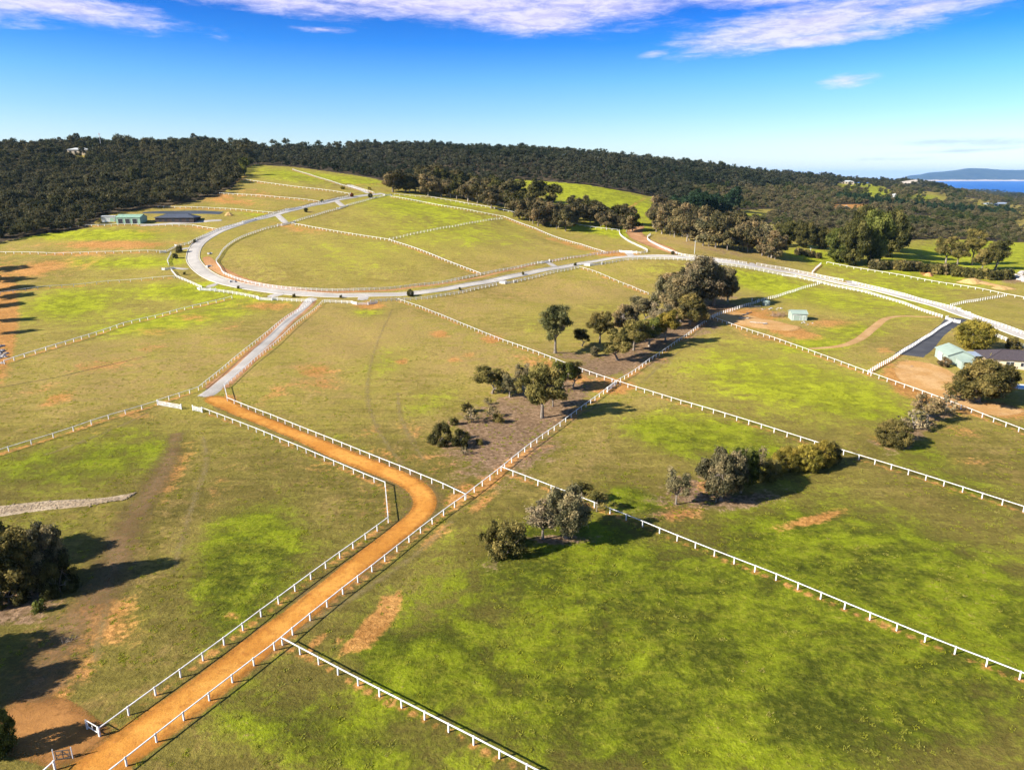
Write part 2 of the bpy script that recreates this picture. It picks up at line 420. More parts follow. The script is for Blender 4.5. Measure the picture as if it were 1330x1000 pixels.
for i, (u, v, h, w) in enumerate([(1022,611,30,36),(1046,611,32,38),(1066,606,32,34)]):
    tree_px('round', u, v, h, w, GOLD, ['golden bush at the left end of the golden row', 'golden bush in the middle of the golden row', 'tall golden bush third in the golden row'][i], 'bush', 'bush', 'golden bushes in a row')
tree_px('bush_b', 1080, 602, 28, 24, OLIVE, 'darker olive bush ending the golden row on its right', 'bush', 'bush')
tree_px('round', 1160, 579, 32, 46, OLIVE, 'round olive green bush nearest on the line below the house yard', 'bush', 'bush')
tree_px('twiggy', 1186, 557, 26, 42, PALE, 'leafless brownish shrub right behind the round olive green bush', 'shrub', 'shrub')
tree_px('sparse', 1204, 548, 34, 42, BROWN, 'brownish olive bush in the line below the house yard', 'bush', 'bush')
tree_px('twiggy', 1228, 536, 24, 30, PALE, 'bare grey shrub touching the rail fence below the house yard', 'shrub', 'shrub')
tree_px('round', 1264, 452, 36, 47, GOLD, 'dense golden green round tree beside the asphalt driveway')
tree_px('dome_a', 1270, 522, 52, 78, OLIVE, 'big spreading dark olive tree in front of the house')
tree_px('dome_b', 1296, 512, 38, 46, OLIVE, 'second crown merging behind the big spreading tree at the house')
tree_px('shrub', 1287, 474, 14, 12, (.5,.40,.02), 'small bright yellow shrub against the house roof', 'shrub', 'shrub')
tree_px('bush_a', 1315, 453, 14, 20, OLIVE, 'low olive bush beyond the house near the road fence', 'bush', 'bush')
tree_px('bush_b', 1226, 476, 12, 18, BROWN, 'dry brown shrub on the bank in front of the mint lean-to', 'shrub', 'shrub')
# middle clump by the crossing fences
tree_px('bush_a', 573, 576, 26, 34, DARK, 'dark dense bush at the left of the littered clearing', 'bush', 'bush')
tree_px('bush_b', 597, 580, 22, 30, DARK, 'dark bush right against the other dark one in the clearing', 'bush', 'bush')
for i, (u, v, h) in enumerate([(590,552,10),(612,548,18),(607,535,12),(640,541,14),(646,549,12),(603,590,10),(622,578,8),(633,525,9)]):
    tree_px('twiggy' if i % 2 else 'shrub', u, v, h, h*1.4, OLIVE if i % 2 == 0 else GREY, 'small scrubby shrub scattered on the littered clearing', 'shrub', 'shrub', 'scrub on the littered clearing')
tree_px('gum_b', 640, 511, 31, 44, OLIVE, 'low wide olive tree at the back left of the littered clearing')
tree_px('gum_c', 662, 516, 26, 24, GREY, 'small grey tree between the low wide tree and the forked tree')
tree_px('gum_a', 704, 543, 63, 54, OLIVE, 'forked olive tree with pale trunk in the littered clearing')
tree_px('sparse', 679, 506, 34, 22, GREY, 'thin wispy tree just behind the forked olive tree')
tree_px('gum_c', 731, 508, 36, 28, GREEN, 'slim green tree right of the forked tree, upper one')
tree_px('gum_b', 744, 503, 32, 26, OLIVE, 'slim olive tree closest to the fence crossing')
tree_px('gum_a', 718, 528, 30, 24, DARK, 'short dark tree tucked under the forked tree on its right')
tree_px('lone', 721, 459, 60, 42, (.125,.120,.048), 'lone tall tree with bare trunk standing at the rail fence', rot=1.0)
# grove towards the big tree
tree_px('gum_b', 756, 450, 22, 20, DARK, 'small dark tree at the left end of the grove by the lone tree')
tree_px('gum_a', 779, 446, 37, 32, OLIVE, 'olive flat topped tree second from the lone tree')
tree_px('gum_c', 812, 440, 42, 32, BROWN, 'brown tinged tree behind the front row of the grove')
tree_px('gum_b', 802, 468, 36, 38, OLIVE, 'dark green tree nearest the camera in the grove, wide low crown')
tree_px('gum_a', 823, 455, 36, 34, OLIVE, 'olive tree in the grove right beside the nearest wide one')
tree_px('gum_c', 843, 450, 34, 32, GREEN, 'green tree in the grove beside the fence with a gap under its crown')
tree_px('shrub', 773, 463, 13, 14, GREY, 'small pale shrub in front of the flat topped tree', 'shrub', 'shrub')
tree_px('gum_b', 836, 420, 32, 34, GREY, 'grey green tree behind the grove touching the paddock')
tree_px('sparse', 857, 428, 34, 30, PALE, 'pale half bare tree between the grove and the great tree')
tree_px('gum_b', 864, 444, 38, 30, GOLD, 'yellowish olive tree at the foot of the great tree')
# great tree group
tree_px('dome_a', 884, 418, 58, 60, (.16,.135,.065), 'broad olive crown at the lower left of the great tree group')
tree_px('dome_b', 866, 408, 46, 46, GREY, 'greyish crown forming the left shoulder of the great tree group')
tree_px('dome_a', 905, 398, 62, 70, (.17,.145,.078), 'tallest broad crown at the middle of the great tree group')
tree_px('dome_b', 927, 397, 50, 52, GREY, 'darker crown forming the right side of the great tree group')
tree_px('dome_b', 878, 392, 36, 50, BROWN, 'brownish crown at the back of the great tree group')
tree_px('dome_a', 896, 422, 40, 46, OLIVE, 'low olive crown at the front of the great tree group over the fence')
tree_px('gum_c', 945, 392, 34, 26, GREY, 'small grey crown at the right end of the great tree group')
# small road-side plantings
for i, (u, v, h) in enumerate([(233,328,9),(228,336,7),(253,315,4),(310,375,4),(382,386,4.5),(443,387,4),(597,377,4),(679,357,4),(747,345,4),(874,331,5),(398,276,6),(418,263,4),(240,357,4)]):
    tree_px('shrub', u, v, h, h*1.1, DARK, 'small dark young shrub planted on the verge of the grey road', 'shrub', 'shrub', 'young verge plantings')
tree_px('round', 533, 385, 9, 9, DARK, 'round young tree beside the road at the start of the long paddock fence')
tree_px('round', 481, 257, 6, 6, DARK, 'round young tree in the far end of the grey road')

# ---- belts of individual trees
def belt(path, n, hpx, wpx, keys, colors, label, group, jit=3.0, name='tree', cat='tree', order=None):
    path = np.array(path, float); d = np.r_[0, np.cumsum(np.hypot(*np.diff(path, axis=0).T))]
    for i in range(n):
        t = (i + .5 + random.uniform(-.35, .35))/n*d[-1]
        u = np.interp(t, d, path[:,0]); v = np.interp(t, d, path[:,1]) + random.uniform(-jit, jit)
        f = random.uniform(.8, 1.15)
        tree_px(random.choice(keys), u, v, hpx*f, wpx*f*random.uniform(.85, 1.2), random.choice(colors), label, name, cat, group)
BK = ['belt_a', 'belt_b', 'belt_c']
belt([(505,246),(540,250),(590,257),(660,272),(700,280)], 24, 24, 24, BK, [BELT, BELTB, DARK], 'eucalypt in the tree belt behind the top of the loop paddock', 'belt behind the loop paddock', 4)
belt([(540,243),(600,248),(660,258),(720,268)], 14, 25, 24, BK, [BELT, DARK], 'eucalypt in the second row of the belt behind the loop paddock', 'second row behind the loop paddock', 3)
belt([(672,281),(700,290),(730,297),(752,292)], 17, 26, 20, BK, [BELTB, BELT], 'brownish eucalypt at the corner of the loop paddock belt', 'corner of the loop belt', 5)
belt([(735,282),(770,284),(812,296),(826,297)], 14, 23, 23, BK, [DARK, BELT], 'dark eucalypt below the bright green hill field', 'trees below the bright hill field', 4)
belt([(758,288),(790,296),(815,303)], 9, 20, 18, BK, [BELTB], 'low brownish eucalypt in front of the bright hill field trees', 'low trees below the hill field', 3)
belt([(845,296),(870,306),(920,318),(975,328),(1018,336)], 28, 31, 23, BK, [BELT, BELTB, GREY, BELTB], 'eucalypt in the front row of the belt behind the curved road', 'front row behind the curved road', 3)
belt([(850,286),(890,296),(940,310),(990,318)], 20, 30, 24, BK, [BELTB, BROWN, BELT], 'brown eucalypt in the back row of the belt behind the curved road', 'back row behind the curved road', 4)
belt([(875,278),(915,282),(955,276)], 14, 27, 17, ['pine'], [PINE], 'dark pine in the stand beyond the curved road belt', 'dark pine stand', 4)
for u, v, h, w, l in [(1022,318,30,30,'dark green tree left of the big dark clump, far side'), (1045,322,32,27,'dark rounded tree left of the big dark clump'), (1066,324,28,25,'shorter dark tree between rounded trees and the big clump'),
        (1090,341,44,36,'yellowish green tree at the left foot of the big dark clump'), (1108,345,56,40,'front tree of the big dark clump beside the back fence'), (1130,342,64,44,'tallest tree of the big dark clump behind the road'),
        (1152,334,58,40,'tree on the right of the big dark clump'), (1166,328,42,30,'dark lower tree closing the big clump on the right'), (1120,325,54,40,'tree at the back of the big dark clump')]:
    tree_px('bulk', u, v, h, w, GREEN if u in (1090,1130) else DARK, l)
for u, v, h, w, k_, l in [(1228,343,32,26,'gum_c','slender open tree first in the group on the green flat'), (1243,345,28,22,'gum_a','dark short tree second in the group on the green flat'), (1262,345,46,26,'lone','tall open tree in the middle of the group on the green flat'),
        (1292,351,36,30,'gum_b','rounded dark tree at the right of the group on the green flat'), (1275,353,26,22,'gum_a','low tree in front of the rounded dark one on the green flat')]:
    tree_px(k_, u, v, h, w, OLIVE if k_ != 'gum_b' else DARK, l)
belt([(1132,350),(1160,350),(1195,353),(1240,358),(1285,363),(1312,364)], 26, 12, 15, ['hedge'], [DARK, BELT, OLIVE], 'rounded dark bush in the hedge row past the back fence', 'hedge row past the back fence', 1.2, 'bush', 'bush')
belt([(1032,330),(1050,333),(1064,336)], 6, 8, 10, ['hedge'], [BELT], 'low shrub on the small green flat left of the big clump', 'shrubs on the small green flat', 1, 'bush', 'bush')
for u, v in [(318,228)]: tree_px('belt_b', u, v, 22, 15, GREEN, 'single tree at the edge of the top green paddock')

# ------------------------------------------------------------------ fences
WALK = []                                         # ground points along fences (trodden, sprayed strips)
def crom(pts, step):
    pts = np.asarray(pts, float)
    if len(pts) < 3: return pts
    P_ = np.vstack([2*pts[0]-pts[1], pts, 2*pts[-1]-pts[-2]]); out = []
    for i in range(1, len(P_)-2):
        p0, p1, p2, p3 = P_[i-1], P_[i], P_[i+1], P_[i+2]
        n = max(1, int(np.linalg.norm(p2-p1)/step))
        for t in np.arange(n)/n:
            out.append(.5*((2*p1)+(-p0+p2)*t+(2*p0-5*p1+4*p2-p3)*t*t+(-p0+3*p1-3*p2+p3)*t**3))
    out.append(pts[-1]); return np.array(out)
def post_mesh(w, h):
    mb = MB(); mb.box((0,0,h/2-.2), (w, w, h+.4)); mb.box((0,0,h+.03), (w*1.15, w*1.15, .06), taper=.6)
    return mb.mesh('post', [M_WHITE])
POSTS = {}
def fence(label, px, kind='single', group=None, spacing=None, curved=False, bare=1.0, closed_top=True):
    h, w, sp, rails = {'single': (1.2, .16, 3.5, [(1.14,.14,.10)]),
                       'road':   (1.4, .24, 2.7, [(1.32,.18,.15),(.86,.07,.13),(.42,.07,.13)]),
                       'far':    (1.3, .22, 4.5, [(1.22,.24,.16)]),
                       'dark':   (1.2, .20, 5.0, []),
                       'posty':  (1.4, .26, 2.6, [(1.2,.08,.09),(.75,.04,.06),(.35,.04,.06)])}[kind]
    sp = spacing or sp
    W = np.array([pick(u, v, h) for u, v in px])[:, :2]
    if curved: W = crom(W, 1.5)
    seg = np.hypot(*np.diff(W, axis=0).T)
    stations = []
    if curved:
        d = np.r_[0, np.cumsum(seg)]; n = max(2, int(round(d[-1]/sp))+1)
        t = np.linspace(0, d[-1], n); stations = list(zip(np.interp(t, d, W[:,0]), np.interp(t, d, W[:,1])))
    else:
        # keep runs of nearly straight picture points as one run so that posts are even
        i = 0
        while i < len(W)-1:
            j = i+1
            while j < len(W)-1:
                a, b = W[j]-W[i], W[j+1]-W[j]
                c = np.dot(a, b)/(np.linalg.norm(a)*np.linalg.norm(b)+1e-9)
                if c < .985: break
                j += 1
            run = W[i:j+1]; d = np.r_[0, np.cumsum(np.hypot(*np.diff(run, axis=0).T))]
            n = max(1, int(round(d[-1]/sp))); t = np.linspace(0, d[-1], n+1)
            q = list(zip(np.interp(t, d, run[:,0]), np.interp(t, d, run[:,1])))
            stations += q if not stations else q[1:]
            i = j
    S = np.array(stations); Z = zfun(S[:,0], S[:,1]); n = len(S)
    root = obj('rail_fence', None, loc=(S[0,0], S[0,1], Z[0]), label=label, cat='fence', group=group)
    base = np.array([S[0,0], S[0,1], Z[0]])
    key = (w, h, kind == 'dark')
    if key not in POSTS:
        POSTS[key] = post_mesh(w, h)
        if kind == 'dark': POSTS[key].materials[0] = M_DARKPOST
    pm = POSTS[key]
    order = np.argsort(np.hypot(S[:,0], S[:,1])); near = set(order[:100].tolist()); rest = MB()
    for i in range(n):
        dirv = S[min(i+1, n-1)] - S[max(i-1, 0)]; rz = math.atan2(dirv[1], dirv[0])
        p = np.array([S[i,0], S[i,1], Z[i]]) - base
        if i in near:
            o = obj('post', pm, root, p, rz)
            if kind in ('single', 'far'): o.rotation_euler = (random.gauss(0,.012), random.gauss(0,.012), rz)
        else: rest.box((p[0], p[1], p[2]+h/2), (w, w, h), rz)
    if rest.V: obj('post', rest.mesh('far_posts', [M_WHITE]), root, kind='stuff')
    for rh, rw, rt in rails:
        mb = MB()
        for i in range(n-1):
            a = np.array([S[i,0], S[i,1], Z[i]+rh]) - base; b = np.array([S[i+1,0], S[i+1,1], Z[i+1]+rh]) - base
            mb.bar(a, b, rw, rt)
        obj('rail', mb.mesh('rail', [M_WHITE]), root)
    for i in range(n-1):
        m = max(2, int(np.linalg.norm(S[i+1]-S[i])/1.2))
        for t in np.arange(m)/m: q = S[i]*(1-t)+S[i+1]*t; WALK.append((q[0], q[1], bare))
    return S

fence('white top rail fence along the left of the orange lane, with sharp bend corner',
      [(262,529),(284,537),(310,547),(336,557),(362,568),(392,580),(420,592),(446,603),(500,625.5),(502.5,655),(504,671),(492,680),(457,705),(419,732),(378,762),(333.5,794.5),(282.5,833),(228,872.5),(170,914),(127.5,945)], curved=False)
fence('white top rail fence above the orange lane, from grey lane to the corner post',
      [(291,499),(295,516),(352.5,538),(406,559.5),(463,582),(525,606.5),(575,627),(604.5,641)])
fence('white top rail fence along the lower right edge of the orange lane',
      [(604,642),(575,662.5),(547.5,683),(516,707.5),(481,735),(441,765.5),(405,794),(385,809.5),(365,827.5),(342,844),(317.5,863),(263,905),(202,952),(151,992),(120,1016)])
fence('white top rail fence from the lane corner past the littered clearing to the fence crossing',
      [(605,641),(640,614),(672.5,588),(710,560),(752.5,529.5),(785,506),(799,495)], bare=1.8)
fence('white top rail fence from the crossing along the grove towards the great tree',
      [(801,494),(837.5,470),(876,444),(900,427.5),(920,413)], bare=1.4)
fence('white top rail fence nearest the camera, leaving the orange lane to the bottom edge',
      [(366,827.5),(450,872),(525,910),(612,954),(700,1000),(760,1031)])
fence('white top rail fence crossing the lower paddocks past the greyish tree',
      [(651,605.5),(709,627.5),(765,649),(826,672.5),(891,699),(1000,741),(1121,791),(1215,829),(1330,873),(1420,909)])
fence('long white top rail fence from the round young tree through the crossing to the right',
      [(516,387.5),(545,397),(575,409),(600,419.5),(650,439.5),(694,455),(732.5,470),(800,493.5),(882.5,519),(1000,554),(1115,590),(1185,611),(1330,657),(1420,686)])
fence('white top rail fence from the great tree below the mint sheds and house yard',
      [(921,409),(950,420),(1000,436),(1065,459),(1127.5,482),(1192.5,505),(1287.5,541),(1330,557),(1400,582)])
fence('closely posted white fence beside the asphalt driveway', [(1128,480.5),(1165,459),(1200,437),(1236,414.5)], 'posty', spacing=2.2)
fence('white posted fence from the great tree past the water tank', [(923,410),(945,402),(985,389.5),(1007.5,383.5),(1037,374),(1067,365.5)], 'posty', spacing=2.6, bare=.2)
fence('closely posted white fence dividing the roadside paddock at the right edge', [(1235,394.5),(1270,388),(1305,382)], 'posty', spacing=2.6, bare=.2)
fence('thin white back fence in front of the hedge row', [(1074,340),(1120,348.5),(1175,357.5),(1237.5,368.5),(1300,380),(1330,385.5),(1400,398)], 'far', bare=.4)
fence('short white fence linking the road to the back fence', [(1055,352),(1066.5,341)], 'road')
fence('white fence from the road across the paddock to the great tree', [(752,346),(770,351),(800,363.5),(822,372),(842,380)])
# loop road, outer and inner sides
fence('white road fence around the inside of the loop, long low curve beside the orange ditch',
      [(360,292),(340,297),(312.5,307),(292.5,320),(284,332),(280.5,337.5),(286,346),(292.5,354),(325,365),(375,372.5),(425,375),(475,374),(530,370),(580,364),(625,354.5),(665,347),(703,339.5)], 'road', curved=True, bare=0)
fence('white road fence on the inside of the loop between road gate and earth ramp', [(714,338),(745,332.5),(787,327),(806,325)], 'road', bare=0)
fence('white road fence on the inside of the loop at the far end', [(384,286),(420,275),(440,270)], 'road', bare=0)
fence('white road fence on the inside of the loop, last stretch to the far junction', [(452,265.5),(475,259),(500,252.5)], 'road', bare=0)
fence('white road fence on the outer far side of the loop near the left gateway', [(229,318),(245,314.5),(262,306),(282,297),(318,287)], 'road', bare=0)
fence('white road fence on the outer far side of the loop between two gateways', [(332,283),(355,276),(374,271)], 'road', bare=0)
fence('white road fence on the outer far side of the loop up to the red shrub', [(390,268.5),(412,263),(424,260)], 'road', bare=0)
fence('white road fence on the outer far side of the loop, short last piece', [(440,256.5),(454,253.5),(455,250)], 'road', bare=0)
fence('white road fence on the left bend between two gateways', [(222,327),(217,337),(219,342)], 'road', bare=0)
fence('white road fence on the left bend below the small gateway', [(222,349),(229,357.5),(245,364),(262,371.5)], 'road', bare=0)
fence('white road fence along the bottom of the loop left of the grey lane', [(273,374.5),(300,378),(335,384.5)], 'road', bare=0)
fence('white road fence at the mouth of the grey lane on its left', [(354,386),(380,388),(404,389)], 'road', bare=0)
fence('white road fence from the mouth of the grey lane to the splayed gateway', [(421,389.5),(440,390),(458,391)], 'road', bare=0)
fence('white road fence between the splayed gateway and the long paddock fence', [(481,389.5),(500,388),(515,387)], 'road', bare=0)
fence('white road fence on the near side of the road past the round young tree', [(518,387),(555,385),(600,377.5),(645,367.5)], 'road', bare=0)
fence('white road fence on the near side of the road in the middle stretch', [(667.5,364.5),(705,355.5),(751,345.5)], 'road', bare=0)
fence('white road fence on the near side along the crest below the curved lane', [(782,341),(810,336),(840,334),(892.5,335.5),(932.5,341),(970,346),(1016,355)], 'road', bare=0)
fence('white road fence on the near side from the small gate down to the asphalt driveway', [(1034,357.5),(1062.5,364),(1125,377.5),(1175,392),(1224,409)], 'road', bare=0)
fence('white road fence beyond the round golden tree to the right edge', [(1281,428.5),(1305,437.5),(1330,447),(1400,473)], 'road', bare=0)
fence('white road fence on the far side, left of the far driveway gap', [(902.5,331.5),(932.5,335.5),(970,340.5)], 'road', bare=0)
fence('white road fence on the far side in the middle between driveway gaps', [(983,341.5),(1020,347.5),(1055,354.5),(1095,362.5)], 'road', bare=0)
fence('white road fence on the far side opposite the mint shed', [(1107.5,365),(1175,381),(1212.5,391.5),(1245,400)], 'road', bare=0)
fence('white road fence on the far side opposite the golden tree', [(1257.5,405),(1287.5,416),(1330,430.5),(1400,455)], 'road', bare=0)
fence('curving white fence on the left side of the earth ramp', [(804,298),(806,304),(815,311),(826,316.5),(837,321.5),(841,325),(832,327),(822,327)], 'road', curved=True, bare=0)
fence('curving white fence on the right side of the earth ramp', [(845,303),(841,306.5),(843,311),(856,318),(870,324),(884,329),(901,331.5)], 'road', curved=True, bare=0)
# inside the loop
fence('pale rail fence dividing the loop paddock from the far gate to the bottom road', [(379,289.5),(420,297),(475,306),(505,310.5),(530,318.5),(565,331.5),(624,354.5)], 'far', spacing=3.2)
fence('thin rail fence crossing the upper loop paddock', [(506,309),(540,301.5),(580,294),(620,287),(652,282.5)], 'posty', spacing=3.4, bare=.4)
fence('pale rail fence along the back of the loop paddock below the tree belt', [(508,254.5),(545,261),(580,267.5),(620,274.5),(655,281),(695,296),(755,317),(787,327)], 'far', spacing=3.2)
fence('second thin rail fence behind the loop paddock under the tree belt', [(512,251.5),(560,255.5),(592,261),(655,272.5),(730,287),(802,298)], 'far', bare=.4)
# left fields
fence('white fence across the left fields ending at the left gateway', [(-60,326.5),(0,327),(60,328),(140,326.5),(214,325.5)], 'far', spacing=5)
fence('white fence across the left fields ending at the small gateway', [(-60,385),(0,379),(62,371),(140,364.5),(226,358)], 'far', spacing=5)
fence('white fence across the left fields fading out before the grey lane', [(5,468),(22,462),(82,444),(160,419),(232,401),(270,392),(301,384.5)], 'far', spacing=4.6)
fence('white fence in front of the green sheds', [(102,292),(140,291.3),(185,291),(250,292),(282,297)], 'far', spacing=4.6)
fence('white fence from the panelled gate to the left edge', [(204,520),(147.5,536.5),(85,557.5),(17.5,577.5),(-50,599)], 'single', spacing=4.9)
fence('white top rail fence on the left side of the grey lane', [(205,519),(225,512.5),(245,506.3),(257.5,502),(302,465.5),(346,431),(380,405),(404,389)], bare=1.3)
fence('white top rail fence on the right side of the grey lane', [(291,498.5),(337.5,459),(387.5,416),(419,390)], bare=1.3)
fence('white fence behind the dark roofed house and slate pond', [(205,267.5),(245,268.5),(285,270),(325,273),(356,275.5)], 'far')
fence('white fence across the top left fields, lower one', [(285,250.5),(350,254.5),(414,261)], 'far')
fence('white fence across the top left fields, upper one', [(312,232),(350,237.5),(412,245),(453,251)], 'far')
fence('white fence climbing from the far junction to the forest edge', [(380,219.5),(410,229),(445,240),(478,248.5)], 'far', spacing=3)
fence('short white fence on the right of the far junction track', [(457,240.5),(470,245),(486,250)], 'far', spacing=3)
fence('row of dark posts across the top green paddock', [(462,238.3),(480,238.2),(503,237.2)], 'dark')
fence('white rail piece with end post at the foot of the orange lane', [(52,1003),(69,988),(40,1014)][:2] , 'single', spacing=2.6)

# ------------------------------------------------------------------ gates
def gate(label, a, b, h=1.35, wings=0.0, panel='bars', name='gate', group=None, kindmat=None, pw=.32, k=5):
    """Two thick posts and a barred panel between two photo points (top rail level); wings = splayed side panels."""
    A, B = pick(*a, h), pick(*b, h)
    d = B - A; L = math.hypot(d[0], d[1]); rz = math.atan2(d[1], d[0])
    root = obj(name, None, loc=A, rotz=rz, label=label, cat='gate', group=group)
    dz = B[2] - A[2]
    for x, z in ((0, 0), (L, dz)):
        mb = MB(); mb.box((0,0,h/2-.1), (pw,pw,h+.5)); mb.box((0,0,h+.2), (pw*1.2,pw*1.2,.1), taper=.5)
        obj('post', mb.mesh('gate_post', [M_WHITE]), root, (x, 0, z))
    mb = MB(); z0 = .18 if k > 2 else .45
    f = lambda x, z: (x, 0, z + dz*x/max(L, .1))
    if panel == 'bars':
        for i in range(k): mb.bar(f(.2, z0+i*(h-.28)/(k-1)), f(L-.2, z0+i*(h-.28)/(k-1)), .06, .10)
        for x in (.22, L/2, L-.22): mb.bar(f(x, z0), f(x, h-.1), .08, .08)
        if k > 2: mb.bar(f(.22, z0+.05), f(L/2, h-.15), .05, .07); mb.bar(f(L-.22, z0+.05), f(L/2, h-.15), .05, .07)
    else:                                          # boarded
        nb = max(3, int(L/.6))
        for i in range(4): mb.bar(f(.2, .22+i*.33), f(L-.2, .22+i*.33), .05, .2)
        for i in range(nb+1): x = .22+i*(L-.44)/nb; mb.bar(f(x, .1), f(x, h), .07, .10)
    obj('gate_panel', mb.mesh('gate_panel', [kindmat or M_WHITE]), root)
    if wings:
        for x, sx, z in ((0, -1, 0), (L, 1, dz)):
            mb = MB(); e = (x+sx*wings*.8, wings*.75, z)
            for i in range(4): mb.bar((x, 0, z+.25+i*.3), (e[0], e[1], e[2]+.25+i*.3), .06, .22)
            mb.box((e[0], e[1], e[2]+h/2), (.26,.26,h+.2))
            obj('wing_panel', mb.mesh('wing_panel', [M_WHITE]), root)
    return root
gate('white boarded gate on the left bend, right in front of the dark shrubs', (215,325.5), (229,318), wings=3)
gate('small white boarded gate on the left bend below the dark shrubs', (214,348), (222,347), panel='boards', wings=2)
gate('white gate at the lower end of the left bend', (259,374), (273,374.5), panel='boards', wings=2.5)
gate('white gate at the loop bottom just left of the grey lane fence', (336,386), (353,387), panel='boards', wings=2.5)
gate('splayed white gateway with grey metal gate between lane mouth and paddock fence', (463,392.5), (478,392.5), wings=4.5, kindmat=M_WIRE)
gate('white gate with a pale apron on the near side of the loop road', (656,366), (667,364.5), panel='boards', wings=3)
gate('white gate on the inner side of the road above the long paddock', (704,339.5), (714,337.5), panel='boards', wings=2.5)
gate('white gate on the near side where a paddock fence meets the road', (766,343), (781,341), panel='boards', wings=3)
gate('white gate beside the foot of the earth ramp', (807,325.5), (821,326), panel='boards', wings=3)
gate('small white gate on the near side opposite the far driveway gap', (1017,355.5), (1033,357.5), panel='boards')
gate('white gate at the top of the asphalt driveway', (1229,411), (1240,415), wings=2)
gate('white barred gate on the far side of the road opposite the asphalt driveway', (1246,400.5), (1255,404.5), wings=1.5)
gate('white gate on the inside of the loop at the head of the dividing fence', (366,291), (382,287), panel='boards', wings=2.5)
gate('white gate on the inside of the loop near the far junction', (441,269.5), (451,266), panel='boards', wings=2)
gate('white gate on the outer side of the loop opposite the dividing fence', (319,287), (331,283.5), panel='boards', wings=2)
gate('white gate on the outer side of the loop below the top left fields', (375,271), (389,268.5), panel='boards', wings=2)
gate('white gate on the outer side of the loop nearest the red shrub', (425,260), (439,256.5), panel='boards', wings=2)
gate('white gate at the far junction at the end of the loop road', (500,252.5), (507,252.5), panel='boards', wings=2)
gate('long white panelled gate at the head of the orange lane, left piece', (204,520), (235,525.5), panel='bars', pw=.2)
gate('white panelled gate at the head of the orange lane, right piece', (250,527), (262,529.5), panel='bars', pw=.2)
gate('short white two rail gate leaning off the end post of the lane fence', (111.5,936.5), (127,945.5), h=1.1, pw=.14, k=2)
gate('thin wire gate standing open at the foot of the orange lane', (68,975), (92,972), h=1.3, kindmat=M_DARKPOST, pw=.09, k=3)
gate('dark timber gate standing beside the water tank', (977,388), (985,389), h=1.5, kindmat=M_DARKPOST)
gate('white end frame standing at the forest edge left of the green sheds', (83,292.5), (91,292.5), h=1.8, panel='bars')
gate('white gate at the fence crossing in the middle of the paddocks', (789,503.5), (799,495.5))

# ------------------------------------------------------------------ ribbons: roads, lanes, tracks, verges
def ribbon_mat(name, cols, scale=1.0, soft=True, rut=0.0, rough=.95, amt=.55, fine=.25, lo=.10, hi=.34):
    m, nt, out = new_mat(name); n = N(nt)
    pos = n('ShaderNodeNewGeometry').outputs['Position']
    e = n('ShaderNodeAttribute', attribute_name='edge').outputs['Fac']      # 0 at the rim, 1 in the middle
    f1 = n.noise(pos, .12*scale, 5, .6); f2 = n.noise(pos, 1.1*scale, 4, .65); f3 = n.noise(pos, 5*scale, 3, .7)
    c = n.mix(n.sstep(f1, .40, .60), cols[0], cols[1])
    c = n.mix(n.math('MULTIPLY', n.sstep(f2, .42, .75), amt), c, cols[2])
    g = n.math('MULTIPLY_ADD', f3, 2*fine, 1-fine)
    gg = n('ShaderNodeCombineXYZ'); [n.link(g, gg.inputs[i]) for i in range(3)]
    c = n.mix(1.0, c, gg.outputs[0], 'MULTIPLY')
    if rut:
        w = n.math('ABSOLUTE', n.math('SUBTRACT', e, .62)); r_ = n.math('SUBTRACT', 1.0, n.sstep(w, 0.0, .2))
        c = n.mix(n.math('MULTIPLY', r_, n.math('MULTIPLY', f2, rut)), c, cols[2])
    p = n.princ(c, rough, .12, n.bump(n.math('ADD', f3, f2), .5, .12))
    if soft:
        mask = n.math('ADD', e, n.math('MULTIPLY', n.math('SUBTRACT', n.math('ADD', n.math('MULTIPLY', n.noise(pos, .5, 4, .6), .7), n.math('MULTIPLY', n.noise(pos, 2.6, 3, .6), .5)), .6), 1.1))
        t = n('ShaderNodeBsdfTransparent'); mx = n('ShaderNodeMixShader')
        n.link(n.sstep(mask, lo, hi), mx.inputs[0]); n.link(t.outputs[0], mx.inputs[1]); n.link(p.outputs[0], mx.inputs[2])
        n.link(mx.outputs[0], out.inputs[0])
    else: n.link(p.outputs[0], out.inputs[0])
    return m
M_ROAD = ribbon_mat('road_seal', [rgb(.385,.355,.315), rgb(.48,.445,.395), rgb(.32,.29,.255)], .6, False, .5, .85, .4, .12)
M_LANE = ribbon_mat('lane_gravel', [rgb(.36,.335,.30), rgb(.45,.42,.385), rgb(.30,.255,.21)], 1.0, True, .4)
M_ORANGE = ribbon_mat('orange_gravel', [rgb(.46,.195,.032), rgb(.57,.275,.054), rgb(.36,.140,.026)], 1.0, True, 1.3, .95, .85, .38, .10, .8)
M_RUST = ribbon_mat('rust_soil', [rgb(.38,.19,.075), rgb(.47,.265,.115), rgb(.24,.11,.045)], 1.0, True, .3, lo=.1, hi=.55, amt=.8, fine=.35)
M_YARD = ribbon_mat('yard_soil', [rgb(.46,.255,.085), rgb(.54,.335,.145), rgb(.36,.19,.07)], 1.0, True, .3, lo=.05, hi=.5, amt=.8, fine=.35)
M_EARTH = ribbon_mat('orange_earth', [rgb(.27,.125,.035), rgb(.36,.17,.05), rgb(.20,.09,.03)], 1.0, True, .3, lo=.15, hi=.8)
M_DIRT = ribbon_mat('red_dirt', [rgb(.36,.18,.08), rgb(.47,.26,.125), rgb(.26,.13,.06)], 1.0, True, .3, lo=.15, hi=.7)
M_BROWN = ribbon_mat('brown_track', [rgb(.20,.118,.055), rgb(.275,.165,.082), rgb(.15,.115,.042)], 1.0, True, .7, amt=.9, fine=.35, lo=.25, hi=1.5)
